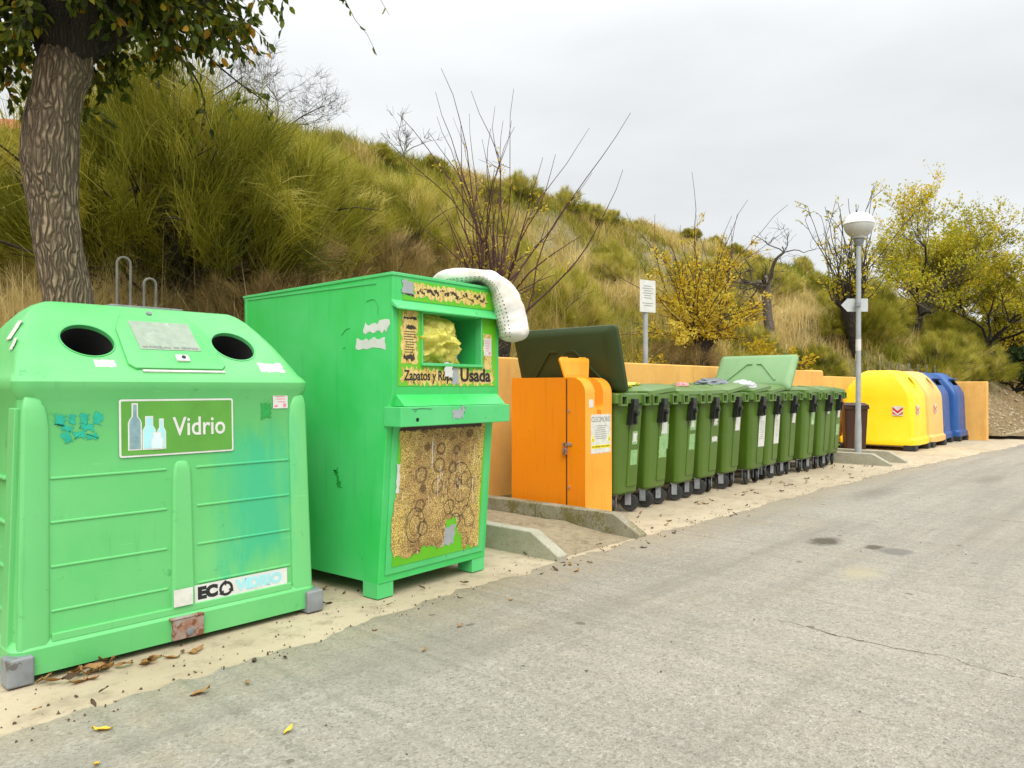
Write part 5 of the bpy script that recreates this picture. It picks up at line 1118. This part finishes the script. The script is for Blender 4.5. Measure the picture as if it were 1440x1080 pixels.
# rubbish poking out of the bins
blob('rubbish_bag', 'yellow bag bulging from the open first green bin', 'bag', (6.90, 4.95, 1.375), (.20,.30,.055), M['bag_yellow'], 4, .25)
blob('rubbish_bag', 'flat yellow bag lying on the lid of the second bin', 'bag', (7.55, 5.25, 1.43), (.26,.34,.04), M['bag_yellow'], 5, .25)
blob('rubbish_bag', 'pink bag poking out between the middle bins', 'bag', (9.6, 5.45, 1.40), (.09,.12,.07), M['bag_pink'], 6, .25)
blob('rubbish_bag', 'grey plastic bag heaped on the middle bins right of the pink bag', 'bag', (10.0, 5.15, 1.43), (.30,.28,.09), M['bag_grey'], 7, .3)
blob('rubbish_bag', 'white crumpled bag spilling over the front of the middle bins', 'bag', (10.25, 4.85, 1.41), (.16,.17,.085), M['bag_white'], 9, .35)
blob('rubbish_bag', 'yellow bag in the bin just left of the raised pale lid', 'bag', (10.85, 5.0, 1.41), (.2,.2,.05), M['bag_yellow'], 11, .25)

# brown two-wheeled bin
def brown_bin():
    t = thing('wheelie_bin', 'brown two-wheeled bin half hidden behind the street lamp', 'wheelie bin', (16.9, 5.42, 0), R(-62)); t.scale = (.8, .8, .97)
    b = MB(); b.loft([rrect(.24,.25,.05,.05,4),rrect(.25,.26,.05,.2,4),rrect(.29,.33,.06,1.0,4)]); b.box(-.31,.31,-.36,.36,.97,1.03); b.build('body', M['brown'], t, .008)
    b = MB(); b.loft([rrect(.31,.37,.06,1.032,4),rrect(.31,.37,.06,1.06,4),rrect(.22,.27,.06,1.105,4)]); b.tube([(-.25,.40,1.03),(.25,.40,1.03)], .018, 8); b.box(-.10,.10,-.42,-.36,1.035,1.06); b.build('lid', M['brown'], t, .006)
    for sx in (-1,1):
        b = MB(); b.tube([(sx*.25,.27,.1),(sx*.30,.27,.1)], .1, 20); b.build('wheel', M['rubber'], t, .01)
brown_bin()

# ------------------------------------------------------------------ yellow, cream and blue igloos beyond the lamp
def igloo(name, label, x0, y0, Lx, Ly, H, mat, slot, warn=True, group=None, foot_m='rubber', dy=0):
    t = thing(name, label, 'container', (x0+Lx/2, y0+Ly/2, 0), 0, group); hx, hy = Lx/2, Ly/2; b = MB()
    rings = [(.10,hx-.03,hy-.01,.06),(.12,hx,hy+.03,.07),(.24,hx,hy+.03,.07),(.29,hx-.03,hy-.005,.10),(1.15,hx-.05,hy-.03,.12),(1.27,hx-.055,hy-.05,.13),(1.42,hx-.075,hy-.13,.13),(1.62,hx-.11,hy-.28,.13),(1.74,hx-.15,hy-.41,.12),(1.79,hx-.21,hy-.52,.10)]
    b.loft([rrect(a, c, r, z, 6) for z, a, c, r in rings]); body = b.build('body', [mat, M['void']], t, ang=38)
    hv = Vector((0,.15,.20)).normalized(); Mh = frame((0,-(hy-.205),1.52),(1,0,0),hv); c = MB()
    if slot == 'round': c.lathe([(.135,-.30),(.135,.2)], n=28, m=1, M=Mh)
    else:
        c.box(-.26,.26,-.075,.075,-.3,.2,1,M=Mh)
    bool_cut(body, [c])
    b = MB()
    if slot == 'round': b.lathe([(.134,-.03),(.134,.02),(.165,.012),(.17,-.03)], n=28, M=Mh, caps=False); b.build('inlet_rim', mat, t)
    else:
        b.hexa([Mh @ Vector(p) for p in ((-.30,.08,-.03),(.30,.08,-.03),(-.30,.13,-.03),(.30,.13,-.03),(-.30,.06,.10),(.30,.06,.10),(-.30,.12,.05),(.30,.12,.05))]); b.build('inlet_hood', mat, t, .01)
    for sx in (-1,1):
        for sy in (-1,1):
            b = MB(); b.box(min(sx*(hx+.005),sx*(hx-.22)),max(sx*(hx+.005),sx*(hx-.22)),min(sy*(hy+.045),sy*(hy-.2)),max(sy*(hy+.045),sy*(hy-.2)),0,.13); b.build('foot', M[foot_m], t, .015)
    for y, h in ((-.12,.19),(.08,.22)): lifting_hoop(t, 0, y, 1.785, h, .06, .012)
    if warn:
        for (Mw) in (frame((-hx+.028,-hy+.32,.88),(0,-1,0),(.02,0,1)), frame((-hx*.35,-hy+.012,.90),(1,0,0),(0,.02,1))):
            b = MB(); plate(b, Mw, .22, .21, .003); w_ = b.build('warning_sticker', M['white'], t); b = MB()
            for k in (-1,0,1):
                yy = k*.10
                pts = [(-.105,yy+.085),(-.105,yy+.03),(0,yy-.055),(.105,yy+.03),(.105,yy+.085),(0,yy)]; pts = [(px, max(-.1,min(.1,py))) for px, py in pts]
                if k == 1: continue
                b.prism(pts, lambda p: Mw @ Vector((p[0],p[1],.003)), lambda p: Mw @ Vector((p[0],p[1],.0045)))
            b.build('chevron', M['red'], w_)
    return t
igloo('packaging_container', 'bright yellow recycling container just beyond the street lamp', 18.0, 4.54, 1.28, 1.55, 1.8, M['yellow'], 'round')
igloo('packaging_container', 'bleached pale yellow recycling container between the bright yellow and the blue ones', 19.45, 4.52, 1.28, 1.55, 1.8, M['cream'], 'round')
igloo('paper_container', 'blue paper recycling container, nearer of the two, with pale scratches', 20.85, 4.62, 1.05, 1.55, 1.78, M['blue'], 'slot', False, 'blue paper containers')
igloo('paper_container', 'blue paper recycling container at the far end against the end wall', 22.15, 4.52, 1.0, 1.55, 1.78, M['blue'], 'slot', False, 'blue paper containers')

# ------------------------------------------------------------------ street lamp, signs
t = thing('street_lamp', 'grey street lamp post with white globe rising above the last green bins', 'street lamp', (14.93, 4.72, 0)); t.rotation_euler = (0, R(.9), 0)
b = MB(); b.lathe([(.062,-.05),(.060,.6),(.048,.9),(.043,4.15)], n=20); b.build('post', M['lamp_grey'], t)
b = MB(); b.lathe([(.0495,2.10),(.0492,2.32)], n=20, caps=False); b.build('sticker_band', M['white'], t)
b = MB(); b.lathe([(.045,4.10),(.09,4.18),(.10,4.23),(.08,4.26)], n=24); b.build('collar', M['galv'], t)
b = MB(); b.lathe([(.08,4.24),(.12,4.245)] + [(.27*math.sin(R(a)), 4.52-.27*math.cos(R(a))) for a in range(28, 91, 6)], n=36); b.build('lower_bowl', M['lamp_clear'], t)
b = MB(); b.lathe([(.275,4.51),(.283,4.525),(.275,4.54)] + [(.27*math.cos(R(a)), 4.54+.21*math.sin(R(a))) for a in range(5, 90, 7)] + [(.01,4.751)], n=36); b.build('upper_bowl', M['lamp_white'], t)
t = thing('direction_sign', 'bare back of an arrow shaped sign clamped to the street lamp', 'sign', (14.975, 4.72, 2.98)); Ms = frame((.02,.075,0),(.66,-.75,0),(0,0,1)); b = MB()
b.prism([(.25,-.125),(.25,.125),(-.14,.125),(-.26,0),(-.14,-.125)], lambda p: Ms @ Vector((p[0],p[1],-.004)), lambda p: Ms @ Vector((p[0],p[1],.004))); b.build('plate', M['signback'], t)
b = MB(); b.lathe([(.050,-.03),(.054,-.03),(.054,.03),(.050,.03)], n=18, c=(-.045,0,0), caps=False); b.build('clamp', M['galv'], t)
t = thing('notice_sign', 'white printed notice on a thin grey post behind the wall', 'sign', (10.85, 6.85, 0), R(-14)); b = MB(); b.tube([(0,0,-.1),(0,0,3.12)], .045, 12); b.build('post', M['lamp_grey'], t)
b = MB(); Ms = frame((0,-.052,2.94),(1,0,0),(0,0,1)); plate(b, Ms, .36, .54, .006, circ=.015); pl = b.build('plate', M['white'], t); b = MB(); r = random.Random(8)
for k in range(8): plate(b, Ms @ Matrix.Translation((0,.17-.04*k - (.05 if k > 5 else 0),.006)), .26*r.uniform(.6,1), .012, .0008)
b.build('print', M['greyprint'], pl)

# ------------------------------------------------------------------ fallen leaves and grit
def leaf_mesh(sd, m):
    r = np.random.default_rng(sd); n = 9; V = []; 
    for i in range(n):
        f = i/(n-1); w_ = .42*math.sin(math.pi*min(1, f*1.02))**.8*(1-.25*f); z = .10*math.sin(f*3.3+sd)+.16*(f-.5)**2
        for s_ in (-1, 0, 1): V.append((f-.5, s_*w_*.5, z + abs(s_)*.13*(1+.5*math.sin(f*9+sd)) + r.normal()*.008 + .06))
    F = [(i*3+k, i*3+k+1, i*3+k+4, i*3+k+3) for i in range(n-1) for k in (0,1)]
    return npmesh('fallen_leaf', np.array(V), [np.array(F)], m, smooth=True)
LM = {c: [leaf_mesh(s, M[m]) for s in (1,2,3)] for c, m in (('brown','deadleaf'),('yellow','yellowleaf'),('dark','darkleaf'))}
def fleaf(x, y, s, c, label, z=.012, tilt=0):
    o = bpy.data.objects.new('fallen_leaf', random.choice(LM[c])); col.objects.link(o); o.location = (x, y, z); o.scale = (s, s, s*.9); o.rotation_euler = (random.uniform(-tilt,tilt), random.uniform(-tilt,tilt), random.random()*6.28)
    tag(o, label, 'leaf', 'fallen leaves: ' + label); return o
r = random.Random(5)
for k in range(22): fleaf(r.gauss(1.33,.10), 4.02 + r.gauss(-.02,.035), r.uniform(.06,.10), r.choice(['brown','brown','dark']), 'curled brown leaf in the pile against the glass container', .0+.012*r.random()*2, .6)
for k in range(12): fleaf(r.gauss(1.62,.13), 3.93+r.gauss(0,.04), r.uniform(.06,.09), 'brown', 'dry brown leaf on the pale strip below the glass container', -.002, .3)
for k in range(34):
    x = r.uniform(.6,8); fleaf(x, 3.62+r.gauss(0,.12) + .08*(x > 3), r.uniform(.03,.07), r.choice(['brown','dark','dark']), 'brown leaf along the ragged edge of the asphalt', .010, .35)
for x, y, s in ((1.12,3.27,.085),(1.0,2.98,.05),(1.62,2.7,.06)): fleaf(x, y, s, 'yellow', 'yellow leaf lying on the asphalt in front of the glass container', .012, .1)
for x, y, s in ((1.55,3.33,.09),(1.75,3.28,.05),(2.6,3.0,.045),(3.0,3.15,.05),(3.6,3.3,.045),(4.5,3.45,.07),(2.95,2.2,.03)): fleaf(x, y, s, r.choice(['brown','yellow']) if s > .1 else 'brown', 'single brown leaf out on the asphalt', .012, .2)
for k in range(26):
    x = r.uniform(6.3,15); fleaf(x, r.uniform(3.9,4.6), r.uniform(.05,.09), r.choice(['brown','dark']), 'small leaf on the strip before the green bins', -.002, .4)
for k in range(40):
    x = r.uniform(2.7,14.5); fleaf(x, r.uniform(4.0,4.8) + (.25 if x > 6 else .1), r.uniform(.04,.08), r.choice(['brown','dark','dark']), 'dark leaf blown under the containers and bins', -.002, .4)
# grit and bark crumbs: uncountable
rg = np.random.default_rng(9); n = 1300; X = .3 + 17*rg.random(n)**1.5; Y = np.interp(X, ex_k, ey_k) + np.abs(rg.normal(size=n))*.28 - .12 + (rg.random(n) > .75)*rg.random(n)*.7
m_ = rg.random(n) < .10; Y[m_] = 3.4 - 3.6*rg.random(m_.sum()); S = .002 + .006*rg.random(n)**2*1.5; S[m_] *= .8
base = np.array([(1,0,-.3),(-.5,.87,-.3),(-.5,-.87,-.3),(0,0,.8)]); A = rg.random(n)*6.28; ca, sa = np.cos(A), np.sin(A)
V = np.stack([np.stack([X+S*(p[0]*ca-p[1]*sa*.7), Y+S*(p[0]*sa+p[1]*ca*.7), np.where(Y > np.interp(X, ex_k, ey_k), -.004, .011)+S*(p[2]+.3)], -1) for p in base], 1).reshape(-1, 3); k = np.arange(n)*4
o = put('grit', npmesh('grit', V, [np.concatenate([np.stack([k+a, k+b_, k+c], -1) for a, b_, c in ((0,1,3),(1,2,3),(2,0,3))])], [M['darkleaf']]), smooth=False); tag(o, 'dark grit and bark crumbs along the edge of the asphalt', 'grit', kind='stuff')

# loose stones on the bare bank beyond the end wall: uncountable
rg = np.random.default_rng(19); n = 1500; X = 23.4 + 13*rg.random(n); Y = foot(X) - .15 + 1.7*rg.random(n)**1.4; S = .02 + .07*rg.random(n)**3; A = rg.random(n)*6.28; ca, sa = np.cos(A), np.sin(A)
oct_ = np.array([(1,0,0),(0,1,0),(-1,0,0),(0,-1,0),(.2,.1,.8),(0,0,-.6)]); Z = np.maximum(hz(X, Y) - .03, -.006)
V = np.stack([np.stack([X+S*(p[0]*ca-p[1]*sa*.7)*(.8+.5*rg.random(n)), Y+S*(p[0]*sa+p[1]*ca*.7)*(.8+.5*rg.random(n)), Z+S*p[2]*(.6+.6*rg.random(n))], -1) for p in oct_], 1).reshape(-1, 3); k = np.arange(n)*6
F = np.concatenate([np.stack([k+a, k+b_, k+c], -1) for a, b_, c in ((0,1,4),(1,2,4),(2,3,4),(3,0,4),(1,0,5),(2,1,5),(3,2,5),(0,3,5))])
o = put('loose_stones', npmesh('loose_stones', V, [F], M['bay']), smooth=False); tag(o, 'loose stones strewn over the bare bank beyond the end wall', 'stones', kind='stuff')
